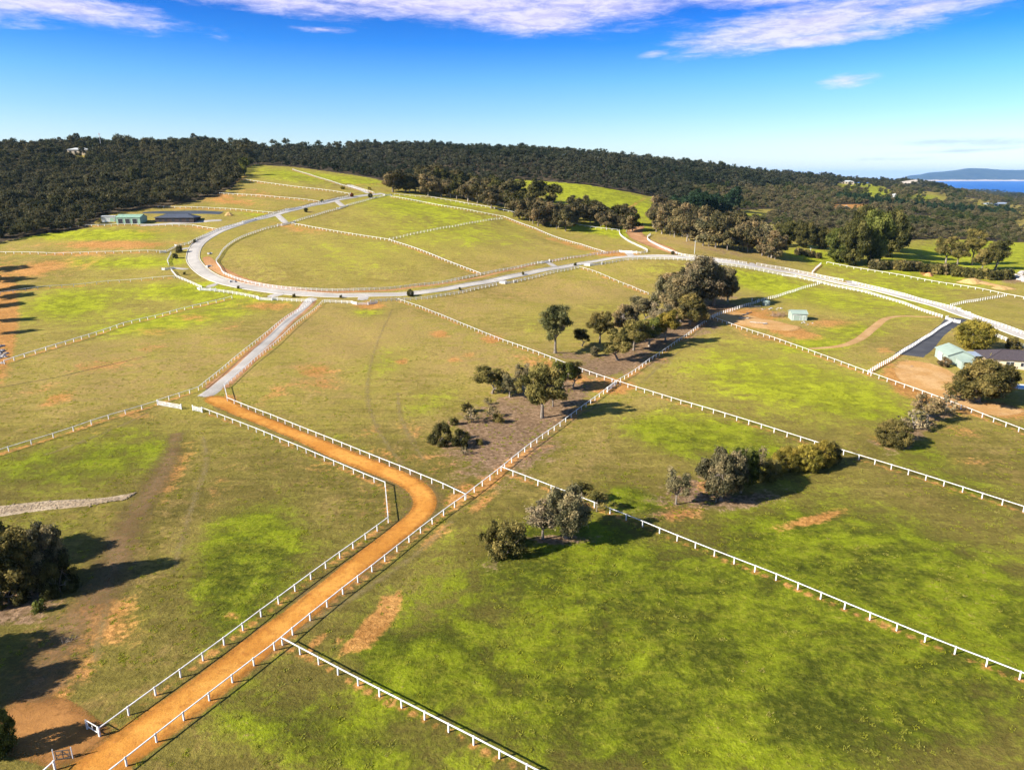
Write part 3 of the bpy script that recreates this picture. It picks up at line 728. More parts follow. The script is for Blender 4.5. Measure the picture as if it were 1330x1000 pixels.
M_TAN = ribbon_mat('tan_track', [rgb(.42,.25,.10), rgb(.50,.32,.145), rgb(.34,.18,.07)], 1.0, True, .4, lo=.05, hi=.5)
M_STONE = ribbon_mat('stone_drain', [rgb(.36,.27,.175), rgb(.46,.36,.24), rgb(.13,.10,.07)], 2.2, True, 0, .95, .8, .4)
M_ASPH = ribbon_mat('asphalt', [rgb(.062,.064,.072), rgb(.085,.086,.094), rgb(.05,.05,.055)], 1.0, False, 0, .9, .4, .15)
M_DITCH = simple_mat('ditch_soil', rgb(.055,.035,.02), .95, .5, 1.5)
M_KERB = simple_mat('kerb_concrete', rgb(.55,.53,.50), .9, .15, 1.5)
def ribbon(name, px, width, mat, lift=.08, step=2.0, n=9, smooth=True, offset=0.0, kind='structure', world=None, closed=False):
    W = np.array(world) if world is not None else np.array([pick(u, v) for u, v in px])[:, :2]
    C_ = crom(W, step) if smooth else W
    for _ in range(3 if smooth else 0):
        C_[1:-1] = .25*C_[:-2] + .5*C_[1:-1] + .25*C_[2:]
    T = np.gradient(C_, axis=0); T /= np.linalg.norm(T, axis=1, keepdims=True); Nn = np.stack([-T[:,1], T[:,0]], 1)
    wd = np.interp(np.linspace(0, 1, len(C_)), np.linspace(0, 1, len(width)), width) if hasattr(width, '__len__') else np.full(len(C_), width)
    q = np.linspace(-1, 1, n); m = len(C_)
    XY = C_[:,None,:] + Nn[:,None,:]*(q[None,:,None]*wd[:,None,None]/2 + offset)
    prof = (1-np.abs(q)**4)
    Z = zfun(XY[...,0], XY[...,1]) + lift*prof[None,:] - .05*(1-prof)[None,:]
    V = np.concatenate([XY, Z[...,None]], 2).reshape(-1, 3)
    i, j = np.meshgrid(np.arange(m-1), np.arange(n-1), indexing='ij'); a = (i*n+j).ravel()
    Fq = np.stack([a, a+n, a+n+1, a+1], 1)
    me = mesh_from(name, V, Fq, [mat], True)
    if me.polygons[0].normal.z < 0: me.flip_normals()
    ends = np.minimum(1, np.minimum(np.arange(m), np.arange(m)[::-1])*step/4.0)
    E = (np.sqrt(np.clip(1-np.abs(q), 0, 1))[None,:]*ends[:,None] if not closed else np.repeat((1-np.abs(q))[None,:], m, 0))
    at = me.attributes.new('edge', 'FLOAT', 'POINT'); at.data.foreach_set('value', E.astype(np.float32).ravel())
    return obj(name, me, kind=kind), C_, Nn
LOOP = [(1480,493),(1400,462),(1330,437.5),(1250,408.5),(1175,386.5),(1100,369.5),(1050,358.5),(1000,349.5),(950,341),(900,335.5),(850,332.5),(810,334),(770,340),(720,348.5),(660,360),(600,371.5),(550,379.5),(500,383),(450,384),(400,382),(350,377),(310,370.5),(280,362),(262,351.5),(252,340),(251,330),(256,318.5),(270,308),(292,297.5),(320,288.5),(360,278.5),(400,268),(440,259.5),(470,254.5),(497,251.5)]
_, LC, LN = ribbon('road', LOOP, [5.6,5.6,5.6,5.6,5.6,5.4,5.2,5.2,5.4,6,6.6,7,7,6.6,6,5.8,5.6], M_ROAD, .12)
def kerb(name, C_, Nn, off, w=.35, h=.13):
    mid = C_ + Nn*off; a = mid + Nn*(w/2); b = mid - Nn*(w/2); m = len(mid)
    za, zb = zfun(a[:,0], a[:,1])+.06, zfun(b[:,0], b[:,1])+.06
    V = np.stack([np.c_[a, za-.2], np.c_[a, za+h], np.c_[b, zb+h], np.c_[b, zb-.2]], 1).reshape(-1, 3)
    i = np.arange(m-1)[:,None]*4; Fq = np.concatenate([np.c_[i+k_, i+k_+1, i+k_+5, i+k_+4] for k_ in range(3)])
    return obj(name, mesh_from(name, V, Fq, [M_KERB]), kind='structure')
LWD = np.interp(np.linspace(0, 1, len(LC)), np.linspace(0, 1, 17), [5.6,5.6,5.6,5.6,5.6,5.4,5.2,5.2,5.4,6,6.6,7,7,6.6,6,5.8,5.6])[:,None]
kerb('kerb', LC, LN, LWD/2+.12, .3); kerb('kerb', LC, LN, -LWD/2-.12, .3)
ribbon('dirt_verge', [(700,343),(640,356),(590,366),(530,374),(470,378.5),(400,377.5),(350,372),(315,364),(290,353),(275,343),(267,333)], [2.5,3,3,3,3.6,4.4,5.2,6.4,8.5,9,5], M_RUST, .06)
ribbon('dirt_verge', [(315,291),(285,301),(262,309.5),(246,319)], [3,3,4,5], M_BROWN, .06)
ribbon('dirt_verge', [(470,250),(440,255.5),(405,264),(385,270),(360,274),(330,284)], [3,3.5,3.5,3.5,3,3], M_BROWN, .06)
ribbon('dirt_verge', [(703,341.5),(740,335),(790,329),(810,328.5)], [2,3,3,2], M_DIRT, .06)
ribbon('dirt_verge', [(905,334),(970,343),(1050,356.5),(1100,366.5),(1175,384),(1250,404.5),(1330,433),(1420,466)], [1,2,2.5,2.5,3,3.5,4,4], M_DIRT, .09, offset=0)
ribbon('earth_ramp', [(830,293),(824,302),(832,310),(850,318),(866,324),(880,331)], [12,15,17,16,13,6], M_DIRT, .06)
ribbon('grey_lane', [(407,386.5),(398,395),(380,411.5),(360,431),(335,455),(312,477),(292,494),(276,508),(262,517)], [7,5,4.8,4.6,4.6,4.6,4.6,4.6,5.2], M_LANE, .10)
ribbon('orange_lane', [(268,513),(285,521),(312,535),(350,550),(400,571),(450,593),(500,612),(530,625),(548,637),(555,653),(547,668),(520,690),(480,722),(440,755),(400,788),(350,826),(300,868),(250,908),(200,944),(160,972),(118,1000),(70,1040)],
       [6,8,6.5,6,5.6,5.6,5.6,6,6.6,7,6.6,6,5.8,5.8,5.8,5.8,5.8,6,6.4,7,7.5,8], M_ORANGE, .09)
ribbon('dirt_verge', [(285,521),(312,535),(350,550),(400,571),(450,593),(500,612),(530,625),(548,637),(555,653),(547,668),(520,690),(480,722),(440,755),(400,788),(350,826),(300,868),(250,908),(200,944),(160,972)],
       [9,10.5,9.6,9.6,9.6,9.6,11,13,13,13,11,10,9.6,9.6,9.6,9.6,9.6,9.6,9], M_BROWN, .04)
ribbon('dirt_verge', [(404,389),(380,411.5),(360,431),(335,455),(312,477),(292,494),(276,508)], [9,9,8.6,8.6,8.6,9,10], M_DIRT, .04)
ribbon('orange_track', [(140,985),(100,968),(60,945),(20,935),(-40,930)], [7,8,10,11,11], M_EARTH, .06)
ribbon('orange_track', [(25,915),(55,930),(90,962),(130,985)], [7,8,8,8], M_EARTH, .05)
ribbon('brown_track', [(232,556),(222,590),(205,625),(180,660),(160,695),(150,725),(140,760),(112,790),(80,830),(60,870),(40,905),(50,930)], [4.5,6,7,8,8,8,9.5,11,12,13,14,12], M_BROWN, .05)
ribbon('ditch', [(-40,512),(0,503),(40,496),(80,489),(120,479),(150,472),(180,465),(205,461)], [.5,.6,.7,.8,.7,.7,.5,.3], M_DITCH, .03, n=5, closed=True)
ribbon('stone_drain', [(173,641),(160,648),(130,652),(95,654),(60,656),(25,660),(0,664),(-60,672)], [1.5,3,4,4.8,5.4,6,6.6,7], M_STONE, .12)
ribbon('dirt_track', [(1045,453),(1075,451.5),(1102,447),(1122,436.5),(1137,424),(1152,413.5),(1170,410.5),(1200,411.5),(1228,412)], [3,3.5,4,4.4,4.4,4.2,3.6,3,2.5], M_TAN, .06)
M_WORN = ribbon_mat('worn_grass', [rgb(.30,.225,.095), rgb(.36,.27,.12), rgb(.24,.18,.065)], 1.0, True, .4, lo=.5, hi=1.7, amt=.8, fine=.4)
for q_ in ([(556,640),(520,600),(492,560),(478,520),(480,480),(492,440),(510,400)], [(560,610),(536,575),(520,540),(516,505)], [(262,560),(268,600),(252,650),(236,700),(222,760)], [(150,700),(142,740),(140,780),(128,830),(120,880)], [(1060,452),(1000,440),(960,425)], [(660,600),(720,560),(790,520)], [(830,500),(860,472),(900,445)], [(30,600),(90,580),(150,556),(204,530)], [(1240,590),(1270,600),(1300,612)], [(330,850),(420,800),(520,735),(600,665)]):
    ribbon('worn_track', q_, [2.2,3.2,2.8,2.4], M_WORN, .03)
ribbon('asphalt_driveway', [(1243,413.5),(1230,424),(1213,437),(1193,453),(1180,462)], [9.5,7,6.5,9.5,10.5], M_ASPH, .09, closed=True)
ribbon('dirt_yard', [(1160,470),(1190,475),(1205,488),(1218,503),(1240,518),(1275,533),(1320,528)], [12,20,23,20,15,11,9], M_YARD, .05)
ribbon('dirt_yard', [(940,404),(965,415),(990,420),(1018,425),(1042,428)], [12,22,26,23,15], M_YARD, .05)
for a, b, w in [((225,325),(252,321.5),4),((222,348),(246,350),3.5),((266,374),(285,368),4.5),((345,386.5),(372,380),5),((470,391),(473,384),6),((661,367),(640,363.5),4),((774,343.5),(752,342.5),4.5),((710,340),(722,347),4.5),((815,328),(822,334),5),((372,290.5),(360,279),5),((446,268.5),(436,260.5),5),((325,286),(333,285.5),4),((381,271),(392,270.5),4),((976,341.5),(980,345.5),5),((1101,364.5),(1112,371),6),((1250,403.5),(1240,404.5),6),((452,240),(480,252),5)]:
    m_ = ((a[0]+b[0])/2, (a[1]+b[1])/2)
    ribbon('driveway', [a, m_, b], w, M_LANE, .14, step=1.0)
ribbon('dirt_mound_strip', [(1250,363.5),(1272,367),(1290,371),(1318,376)], [3,7,6,2], M_TAN, .7)
ribbon('pond', [(186,276.5),(215,276),(250,276),(288,277)], [6,13,13,10], simple_mat('pond_water', rgb(.06,.07,.085), .55, .15, .3, .2), .18, closed=True)
ribbon('paved_yard', [(180,293),(215,291),(262,288),(290,286)], [5,8,8,6], M_LANE, .07)

# ------------------------------------------------------------------ forest regions (photo outline of the forest floor)
def inpoly(u, v, poly):
    poly = np.asarray(poly, float); c = np.zeros(np.shape(u), bool)
    x0, y0 = poly[-1]
    for x1, y1 in poly:
        cond = ((y1 > v) != (y0 > v)) & (u < (x0-x1)*(v-y1)/((y0-y1)+1e-12)+x1)
        c ^= cond; x0, y0 = x1, y1
    return c
LEFT_EDGE = [(-700,330),(-60,322),(0,315),(30,309),(62,303),(95,300),(112,296),(136,279),(185,272),(215,268),(250,262),(285,252),(303,243),(310,234),(312,225),(322,217),(330,214)]
LEFT = LEFT_EDGE + [(330,100),(-700,100)]
BACK_EDGE = [(330,214),(380,217),(420,222),(455,227),(485,232),(520,240),(560,244),(600,247),(640,250),(663,244),(668,233),(700,235),(760,240),(800,247),(860,258),(868,262),(880,290),(940,300),(1010,312),(1030,312),(1060,315),(1130,318),(1160,318),(1175,312),(1220,310),(1275,313),(1330,315),(2300,315)]
BACK = BACK_EDGE + [(2300,232),(1330,236),(1330,100),(330,100)]
CLEAR = [[(950,290),(948,280),(960,273),(1003,271),(1000,281),(985,287)], [(965,296),(1003,289),(1012,305),(990,312),(970,303)], [(1020,345),(1030,312),(1062,316),(1085,345)],
         [(1082,250),(1088,237.5),(1125,238.5),(1150,243),(1150,250)], [(1112,262),(1122,244),(1156,246),(1168,262)], [(1176,266),(1186,248),(1228,250),(1234,266)], [(1244,269),(1252,256),(1330,267),(1400,272),(1400,286),(1330,283)],
         [(1315,300),(1318,284),(1420,282),(1420,300)], [(272,196),(285,150),(440,150),(455,198),(400,197.5),(340,198)], [(84,210),(86,198),(120,199),(120,210)],
         [(1080,276),(1082,266),(1135,265),(1140,272)], [(1180,286),(1185,279),(1215,281),(1210,287)]]
def forest_mask(u, v, keep=False):
    m = inpoly(u, v, LEFT) | inpoly(u, v, BACK)
    for q, c in enumerate(CLEAR):
        i_ = inpoly(u, v, c)
        if keep and q > 2: i_ &= rng.random(np.shape(u)) > .007
        m &= ~i_
    return m

# ------------------------------------------------------------------ ground sheet
def lin(a, b, n): return np.linspace(a, b, n, endpoint=False)
ys = np.concatenate([lin(-120, 40, 40), np.exp(lin(math.log(40), math.log(1500), 640)), np.exp(np.linspace(math.log(1500), math.log(9000), 110))])
ss = np.concatenate([lin(-1.75, -.85, 60), lin(-.85, .85, 560), np.linspace(.85, 1.75, 60)])
Yg, Sg = np.meshgrid(ys, ss, indexing='ij'); Xg = Sg*np.sqrt(np.maximum(Yg, 0)**2 + 75**2)
Zg = zfun(Xg, Yg)
Ug, Vg, Zc = project(Xg, np.maximum(Yg, 45), Zg)
PATCH = {'lush': [], 'dry': [], 'bare': [], 'litter': []}
def pt(k_, *rows): PATCH[k_] += rows
# (u, v, ru, rv, tilt degrees, strength)
pt('lush', (450,330,140,40,0,.42),(600,300,120,26,8,.5),(540,270,90,12,6,.5),(850,350,50,10,0,.4),(900,850,460,170,0,.85),(1120,900,260,100,0,.5),(850,760,120,40,0,.4),(560,860,60,45,-30,.75),(720,730,110,40,-10,.6),(900,930,260,70,0,.5),(500,860,30,50,-30,.7),(1160,735,190,60,18,.75),(1250,800,120,40,20,.7),(1060,720,90,40,15,.55),
   (885,562,75,26,8,1.0),(960,575,60,20,10,.9),(830,650,36,14,20,1.0),(1000,495,150,46,12,.75),(1120,520,70,25,12,.6),(330,715,66,60,-30,1.0),(300,770,50,50,-30,.7),(110,600,150,40,-10,.75),(440,590,60,25,20,.5),
   (420,960,160,50,20,.6),(215,418,120,16,-8,.8),(90,395,80,22,-8,.9),(125,305,110,9,0,1.0),(190,341,70,9,-3,.7),(110,340,60,8,0,.5),(250,378,70,12,0,.95),(330,395,60,10,0,.4),(985,365,60,13,10,.9),(1110,430,50,12,0,.75),(1060,448,40,9,0,.9),
   (1100,395,110,16,10,.6),(1180,385,120,14,14,.5),(1230,345,110,30,0,1.0),(1300,330,60,18,0,1.0),(770,255,120,22,14,1.1),(805,291,36,8,10,1.0),(1060,333,40,10,10,1.0),(975,282,28,8,0,.7),(990,300,25,10,0,.6),(380,228,70,10,6,.8),(470,235,40,6,6,.7),(345,280,40,6,6,.6),
   (560,262,80,8,6,.45),(700,283,60,8,14,.4),(780,300,50,6,10,.9),(480,405,30,10,0,.6),(500,470,60,22,-20,.5),(560,520,60,20,-20,.45),(700,420,70,18,10,.35),(790,400,50,14,0,.35),(1260,640,60,25,20,.4),(1190,590,70,20,15,.5),(1120,243,40,8,0,.8),(1140,252,20,5,0,.8),(1200,257,25,5,0,.8),(1290,271,50,5,8,.7),(395,190,70,4,0,1.1),(300,191,36,4,0,1.1),(700,690,60,14,-8,.7),(60,690,70,20,0,.35),(160,800,50,30,0,.3),(280,820,40,20,-30,.3))
pt('dry', (430,450,60,30,-10,.6),(330,480,50,20,-40,.5),(560,430,70,18,10,.5),(700,360,80,12,0,.5),(520,330,100,16,10,.5),(400,340,60,14,0,.4),(90,430,50,14,-15,.5),(160,500,80,16,-14,.6),(60,540,50,14,-15,.5),(680,640,60,16,20,.5),(800,600,70,16,25,.5),(970,560,80,14,20,.4),(1120,640,90,20,18,.4),(1230,690,80,20,18,.4),(560,780,90,60,-30,.8),(700,800,60,30,0,.6),(420,660,70,30,-20,.5),(250,700,50,60,-30,.6),(120,520,120,30,-10,.5),(330,470,60,20,-30,.5),(470,440,150,60,0,.75),(620,470,120,50,10,.7),(420,330,160,40,0,.55),(650,320,130,35,8,.6),(560,280,120,20,8,.4),(120,470,160,45,-10,.6),(230,470,90,40,-20,.6),(740,380,120,25,0,.7),(620,400,100,22,0,.6),(850,520,90,30,-30,.55),(750,600,90,35,-35,.6),(560,560,80,40,20,.5),(400,680,60,60,-30,.3),(420,500,60,30,0,.6),
   (820,350,70,10,0,.5),(990,345,90,6,10,.8),(930,322,110,8,10,1.0),(700,275,90,6,14,.7),(1040,475,100,20,12,.4),(900,470,50,30,-30,.7),(1000,660,120,25,-15,.5),(1280,590,60,40,10,.4),(640,800,90,50,-20,.55),(560,770,70,40,-30,.5),(700,850,50,40,0,.45),(220,850,60,40,-30,.4),(180,740,60,40,-40,.5),(250,600,60,30,-50,.4),(330,610,60,30,10,.3),(1010,470,60,12,14,.5),(1260,360,60,6,10,.7),(1190,440,50,14,-30,.3),(1300,600,60,30,10,.3),(1100,860,200,60,18,.3),(950,760,100,30,20,.3))
pt('bare', (484,815,36,13,-46,1.25),(478,822,30,9,-40,1.2),(505,790,10,16,0,1.0),(515,778,6,12,20,.8),(455,838,20,8,-40,.7),(960,415,40,10,10,.9),(1030,432,40,8,10,.8),(1170,495,30,14,40,1.0),(1200,510,40,12,20,.9),(300,425,40,8,-20,.35),(60,505,50,8,-12,.35),(120,560,40,8,-15,.3),(540,560,30,14,20,.35),(500,590,30,8,20,.4),(690,470,40,8,20,.45),(180,540,30,10,0,.4),(100,330,60,5,0,.45),(210,300,60,6,0,.4),(330,250,60,5,10,.4),(1080,420,40,8,0,.5),(1000,440,50,6,10,.5),(1230,640,40,8,15,.3),(720,560,70,12,-38,.4),(840,470,60,10,-38,.4),(130,800,60,60,-40,.55),(90,860,60,50,-30,.5),(60,900,50,30,0,.6),(230,610,16,60,30,.5),(280,640,14,50,30,.35),(420,610,30,10,10,.4),(560,600,60,20,10,.35),(600,640,40,12,-30,.6),(480,560,30,12,0,.35),(360,510,40,14,-30,.4),(130,475,60,10,-8,.45),(205,430,40,8,0,.4),(490,812,34,13,-52,1.1),(500,785,14,10,-60,.8),(1060,674,48,8,-14,.75),(150,318,90,6,0,.75),(45,350,60,12,-12,.65),(110,345,40,7,-25,.4),(4,420,18,70,5,1.2),(410,482,30,12,0,.6),(415,500,40,14,0,.45),(522,469,10,5,0,.7),(572,434,13,5,0,.8),(590,468,12,5,0,.55),(640,441,16,6,0,.85),(610,462,10,5,0,.5),(480,397,24,6,0,.8),(660,384,40,6,0,.25),(795,502,26,10,0,1.2),(735,483,60,9,22,.7),
   (300,520,20,10,0,.5),(345,398,50,7,0,.6),(250,412,30,6,0,.5),(195,452,36,8,0,.4),(75,518,26,10,-20,.6),(40,442,30,10,0,.2),(265,252,60,6,10,.7),(300,262,50,5,5,.6),(285,243,40,4,-20,.8),(225,262,70,5,-12,.6),(545,380,40,4,0,.3),(385,297,40,6,10,.5),(800,330,30,4,0,.8),(740,318,60,3,18,.5),(1245,560,60,12,10,.35),(1270,600,50,10,0,.4),(1140,570,40,8,20,.5),(935,632,30,14,0,.8),(880,668,45,14,0,.55),(1290,530,50,10,10,.9),(1225,520,60,10,20,.7),(640,622,40,8,-40,.9),(625,655,26,8,-40,.5),(560,700,40,8,-40,.5),(410,835,40,8,-42,.6),(600,600,30,12,0,.4),(440,830,14,8,-40,.5),(470,655,30,40,0,.25),(330,560,20,8,20,.35),(20,770,40,20,0,.25),(300,800,16,10,0,.4),(190,770,20,10,0,.3),(1205,354,9,4,0,1.3),(60,870,60,60,0,.5),(1150,455,20,6,0,.4),(870,455,50,12,-30,.35),(970,410,50,10,0,.8),(1000,250,60,4,4,.3),(1100,268,40,4,0,1.0),(820,268,30,3,-30,.5))
pt('litter', (650,570,70,46,-20,1.15),(720,510,60,16,-10,.9),(660,560,66,44,-12,1.1),(700,545,80,24,-30,1.1),(620,575,50,26,-20,.8),(745,500,50,16,0,.9),(800,472,70,16,-10,1.1),(740,463,40,10,0,.7),(850,440,70,20,-25,1.1),(900,415,60,22,-20,1.1),(900,640,60,24,0,.85),(960,650,60,12,-8,.8),(870,668,50,10,0,.7),(720,700,50,8,0,.8),(640,735,20,14,0,.5),(30,780,50,16,0,1.0),(10,800,60,20,0,.7),(1190,560,60,14,-35,.7),(1140,575,30,8,10,.6),(1270,520,60,14,10,.5),(930,325,100,5,12,.5),(640,262,120,5,10,.6),(980,405,30,10,0,.5),(1320,362,20,6,0,1.2))
A = {}
for k_, rows in PATCH.items():
    a = np.zeros(Ug.shape)
    for u, v, ru, rv, ang, st in rows:
        c, s_ = math.cos(R(ang)), math.sin(R(ang)); du, dv = Ug-u, Vg-v
        d2 = ((du*c+dv*s_)/ru)**2 + ((-du*s_+dv*c)/rv)**2
        a = np.maximum(a, st*np.exp(-d2*.9)) if k_ != 'lush' else a + st*np.exp(-d2*.9)*(1-.55*np.clip(a, 0, 1))
    a[Yg < 45] *= .5; A[k_] = np.clip(a*{'lush': 1.0, 'dry': 1.2, 'bare': 1.3, 'litter': 1.0}[k_], 0, 1.25)
kd = kdtree.KDTree(len(WALK))
for i, (x, y, b) in enumerate(WALK): kd.insert((x, y, 0), i)
kd.balance()
walk = np.zeros(Xg.shape)
near = (Yg > 40) & (Yg < 900) & (np.abs(Sg) < 1)
for i, j in zip(*np.nonzero(near)):
    x, y = Xg[i,j], Yg[i,j]
    _, q, d = kd.find((x, y, 0))
    w = .6 + y*.0028
    if d < 3.5*w: walk[i,j] = min(1, WALK[q][2])*math.exp(-(d/w)**2*.7)
A['bare'] = np.clip(np.maximum(A['bare'], walk*.72), 0, 1.2)
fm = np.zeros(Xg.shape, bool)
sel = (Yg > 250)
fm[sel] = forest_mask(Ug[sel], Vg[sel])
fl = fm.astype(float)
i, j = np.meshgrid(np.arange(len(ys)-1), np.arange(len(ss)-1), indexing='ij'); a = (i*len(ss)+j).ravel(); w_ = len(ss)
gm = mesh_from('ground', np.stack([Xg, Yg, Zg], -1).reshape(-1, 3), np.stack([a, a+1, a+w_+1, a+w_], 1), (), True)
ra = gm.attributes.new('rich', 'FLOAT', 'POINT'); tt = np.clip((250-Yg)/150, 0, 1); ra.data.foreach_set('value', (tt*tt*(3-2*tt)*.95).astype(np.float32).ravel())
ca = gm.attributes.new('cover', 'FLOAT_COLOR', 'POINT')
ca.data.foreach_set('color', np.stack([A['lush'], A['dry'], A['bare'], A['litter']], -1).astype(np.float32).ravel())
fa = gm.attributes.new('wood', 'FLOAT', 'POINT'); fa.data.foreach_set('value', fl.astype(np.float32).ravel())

m, nt, out = new_mat('pasture'); n = N(nt)
pos = n('ShaderNodeNewGeometry').outputs['Position']
cov = n('ShaderNodeAttribute', attribute_name='cover'); sep = n('ShaderNodeSeparateColor'); n.link(cov.outputs['Color'], sep.inputs[0])
lush, dry, bare, lit = sep.outputs[0], sep.outputs[1], sep.outputs[2], cov.outputs['Alpha']
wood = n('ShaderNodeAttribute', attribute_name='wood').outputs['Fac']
big = n.noise(pos, .014, 5, .6, .4); mid = n.noise(pos, .055, 5, .62, .8); sm = n.noise(pos, .22, 5, .68, .3); fine = n.noise(pos, 1.05, 5, .72); blade = n.noise(pos, 5.0, 3, .75)
clump = n.noise(pos, 2.4, 4, .8)
stv = n.mapping(pos, (.05,.42,.3), (0,0,R(24))); streak = n.noise(stv, 1.0, 5, .66, .5)
stv2 = n.mapping(pos, (.5,.04,.3), (0,0,R(-18))); streak2 = n.noise(stv2, 1.0, 4, .62, .4)
def jit(v, amt, lo, hi):
    s1 = n.math('ADD', n.math('MULTIPLY', n.math('SUBTRACT', mid, .5), 1.2), n.math('MULTIPLY', n.math('SUBTRACT', sm, .5), 1.7))
    s1 = n.math('ADD', s1, n.math('MULTIPLY', n.math('SUBTRACT', fine, .5), 1.3))
    s1 = n.math('ADD', s1, n.math('MULTIPLY', n.math('SUBTRACT', streak, .5), .35))
    return n.sstep(n.math('ADD', v, n.math('MULTIPLY', s1, amt)), lo, hi)
rich = n.math('ADD', n('ShaderNodeAttribute', attribute_name='rich').outputs['Fac'], n.math('MULTIPLY', n.math('SUBTRACT', n.math('ADD', mid, big), 1.0), .9))
rich = n.sstep(rich, .25, .85)
v1 = n.sstep(n.math('ADD', n.math('MULTIPLY', big, .5), n.math('MULTIPLY', streak, .5)), .40, .60)
c = n.mix(v1, rgb(0.224,0.171,0.042), rgb(0.305,0.254,0.048))
c = n.mix(n.math('MULTIPLY', n.sstep(n.math('ADD', n.math('MULTIPLY', sm, .6), n.math('MULTIPLY', mid, .4)), .45, .60), .75), c, rgb(0.318,0.213,0.078))
c = n.mix(n.math('MULTIPLY', n.sstep(n.math('ADD', n.math('MULTIPLY', streak2, .4), n.math('MULTIPLY', sm, .6)), .47, .62), .55), c, rgb(0.195,0.180,0.031))
cr_ = n.mix(n.sstep(n.math('ADD', n.math('MULTIPLY', mid, .5), n.math('MULTIPLY', streak, .5)), .38, .62), rgb(0.119,0.096,0.022), rgb(0.188,0.154,0.033))
cr_ = n.mix(n.math('MULTIPLY', n.sstep(sm, .47, .66), .6), cr_, rgb(0.214,0.137,0.048))
c = n.mix(rich, c, cr_)
c = n.mix(n.math('MULTIPLY', jit(dry, .8, .25, .95), n.math('MULTIPLY_ADD', rich, -.35, .85)), c, n.mix(n.sstep(sm, .4, .62), rgb(0.357,0.260,0.075), rgb(0.279,0.191,0.068)))
lm = jit(lush, .75, .20, .80)
lushc = n.mix(n.sstep(n.math('ADD', n.math('MULTIPLY', mid, .5), n.math('MULTIPLY', sm, .5)), .40, .60), rgb(0.194,0.204,0.016), rgb(0.332,0.350,0.020))
lushd = n.mix(n.sstep(n.math('ADD', n.math('MULTIPLY', mid, .55), n.math('MULTIPLY', sm, .45)), .42, .62), rgb(.062,.074,.008), rgb(.190,.222,.010))
lushc = n.mix(rich, lushc, lushd)
lushc = n.mix(n.math('MULTIPLY', n.sstep(n.math('ADD', n.math('MULTIPLY', streak, .35), n.math('MULTIPLY', fine, .65)), .46, .62), .55), lushc, n.mix(rich, rgb(0.242,0.241,0.024), rgb(0.174,0.163,0.019)))
c = n.mix(lm, c, lushc)
litc = n.mix(n.sstep(fine, .35, .65), rgb(.155,.092,.052), rgb(.27,.175,.108))
c = n.mix(n.math('MULTIPLY', jit(lit, .8, .30, .70), .92), c, litc)
barec = n.mix(n.sstep(n.math('ADD', n.math('MULTIPLY', fine, .5), n.math('MULTIPLY', mid, .5)), .38, .62), rgb(.36,.160,.042), rgb(.47,.235,.075))
c = n.mix(n.math('MULTIPLY', jit(bare, .75, .34, .78), .9), c, barec)
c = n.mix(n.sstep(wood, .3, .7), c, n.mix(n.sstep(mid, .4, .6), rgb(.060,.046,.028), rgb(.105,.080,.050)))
g1 = n.math('MULTIPLY', n.math('MULTIPLY_ADD', fine, 1.4, .30), n.math('MULTIPLY_ADD', clump, 1.5, .25))
g1 = n.math('MULTIPLY', g1, n.math('MULTIPLY_ADD', sm, .7, .65))
gg = n('ShaderNodeCombineXYZ'); [n.link(g1, gg.inputs[q]) for q in range(3)]
c = n.mix(1.0, c, gg.outputs[0], 'MULTIPLY')
hgt = n.math('ADD', n.math('MULTIPLY', fine, .6), n.math('ADD', n.math('MULTIPLY', clump, .5), n.math('MULTIPLY', sm, 1.2)))
p_ = n.princ(c, .95, .05, n.bump(hgt, .7, .45)); n.link(p_.outputs[0], out.inputs[0])
gm.materials.append(m)
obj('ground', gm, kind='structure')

# ------------------------------------------------------------------ buildings (local x = length, -y = front)
def walls_gable(L, D, e, r, sink=1.0):
    mb = MB(); x, y = L/2, D/2
    V = [(-x,-y,-sink),(x,-y,-sink),(x,y,-sink),(-x,y,-sink),(-x,-y,e),(x,-y,e),(x,y,e),(-x,y,e),(-x,0,r),(x,0,r)]
    mb.V = V; mb.F = [(0,1,5,4),(2,3,7,6),(1,2,6,9,5),(3,0,4,8,7)]; mb.M = [0]*4
    return mb
def roof_gable(L, D, e, r, over=.35, th=.14):
    mb = MB(); x = L/2+over; k_ = (r-e)/(D/2); y = D/2+over; ze = e-over*k_+.05; zr = r+.05
    mb.slab([(-x,-y,ze+th),(x,-y,ze+th),(x,0,zr+th),(-x,0,zr+th)], th)
    mb.slab([(-x,0,zr+th),(x,0,zr+th),(x,y,ze+th),(-x,y,ze+th)], th)
    mb.box((0,0,zr+th+.02), (2*x+.02,.4,.06))
    nrib = int(2*x/.8)                               # standing ribs of the sheeting
    for i in range(nrib+1):
        xx = -x+.04+i*(2*x-.08)/nrib
        mb.bar((xx,-y,ze+th+.01), (xx,-.15,zr+th+.01), .05, .05); mb.bar((xx,y,ze+th+.01), (xx,.15,zr+th+.01), .05, .05)
    return mb
def roof_hip(L, D, e, r, over=.6, th=.15):
    mb = MB(); x, y = L/2+over, D/2+over; ze = e; ins = D/2
    A_, B_, C2, D_ = (-x,-y,ze),(x,-y,ze),(x,y,ze),(-x,y,ze); E_, F_ = (-x+ins+over,0,r),(x-ins-over,0,r)
    V = [A_,B_,C2,D_,E_,F_]+[(p[0],p[1],p[2]-th) for p in (A_,B_,C2,D_)]
    mb.V = V; mb.F = [(0,1,5,4),(1,2,5),(2,3,4,5),(3,0,4),(6,9,8,7),(0,6,7,1),(1,7,8,2),(2,8,9,3),(3,9,6,0)]; mb.M = [0]*9
    for a, b in ((E_,F_),(A_,E_),(D_,E_),(B_,F_),(C2,F_)): mb.bar((a[0],a[1],a[2]+.05), (b[0],b[1],b[2]+.05), .28, .1)
    return mb
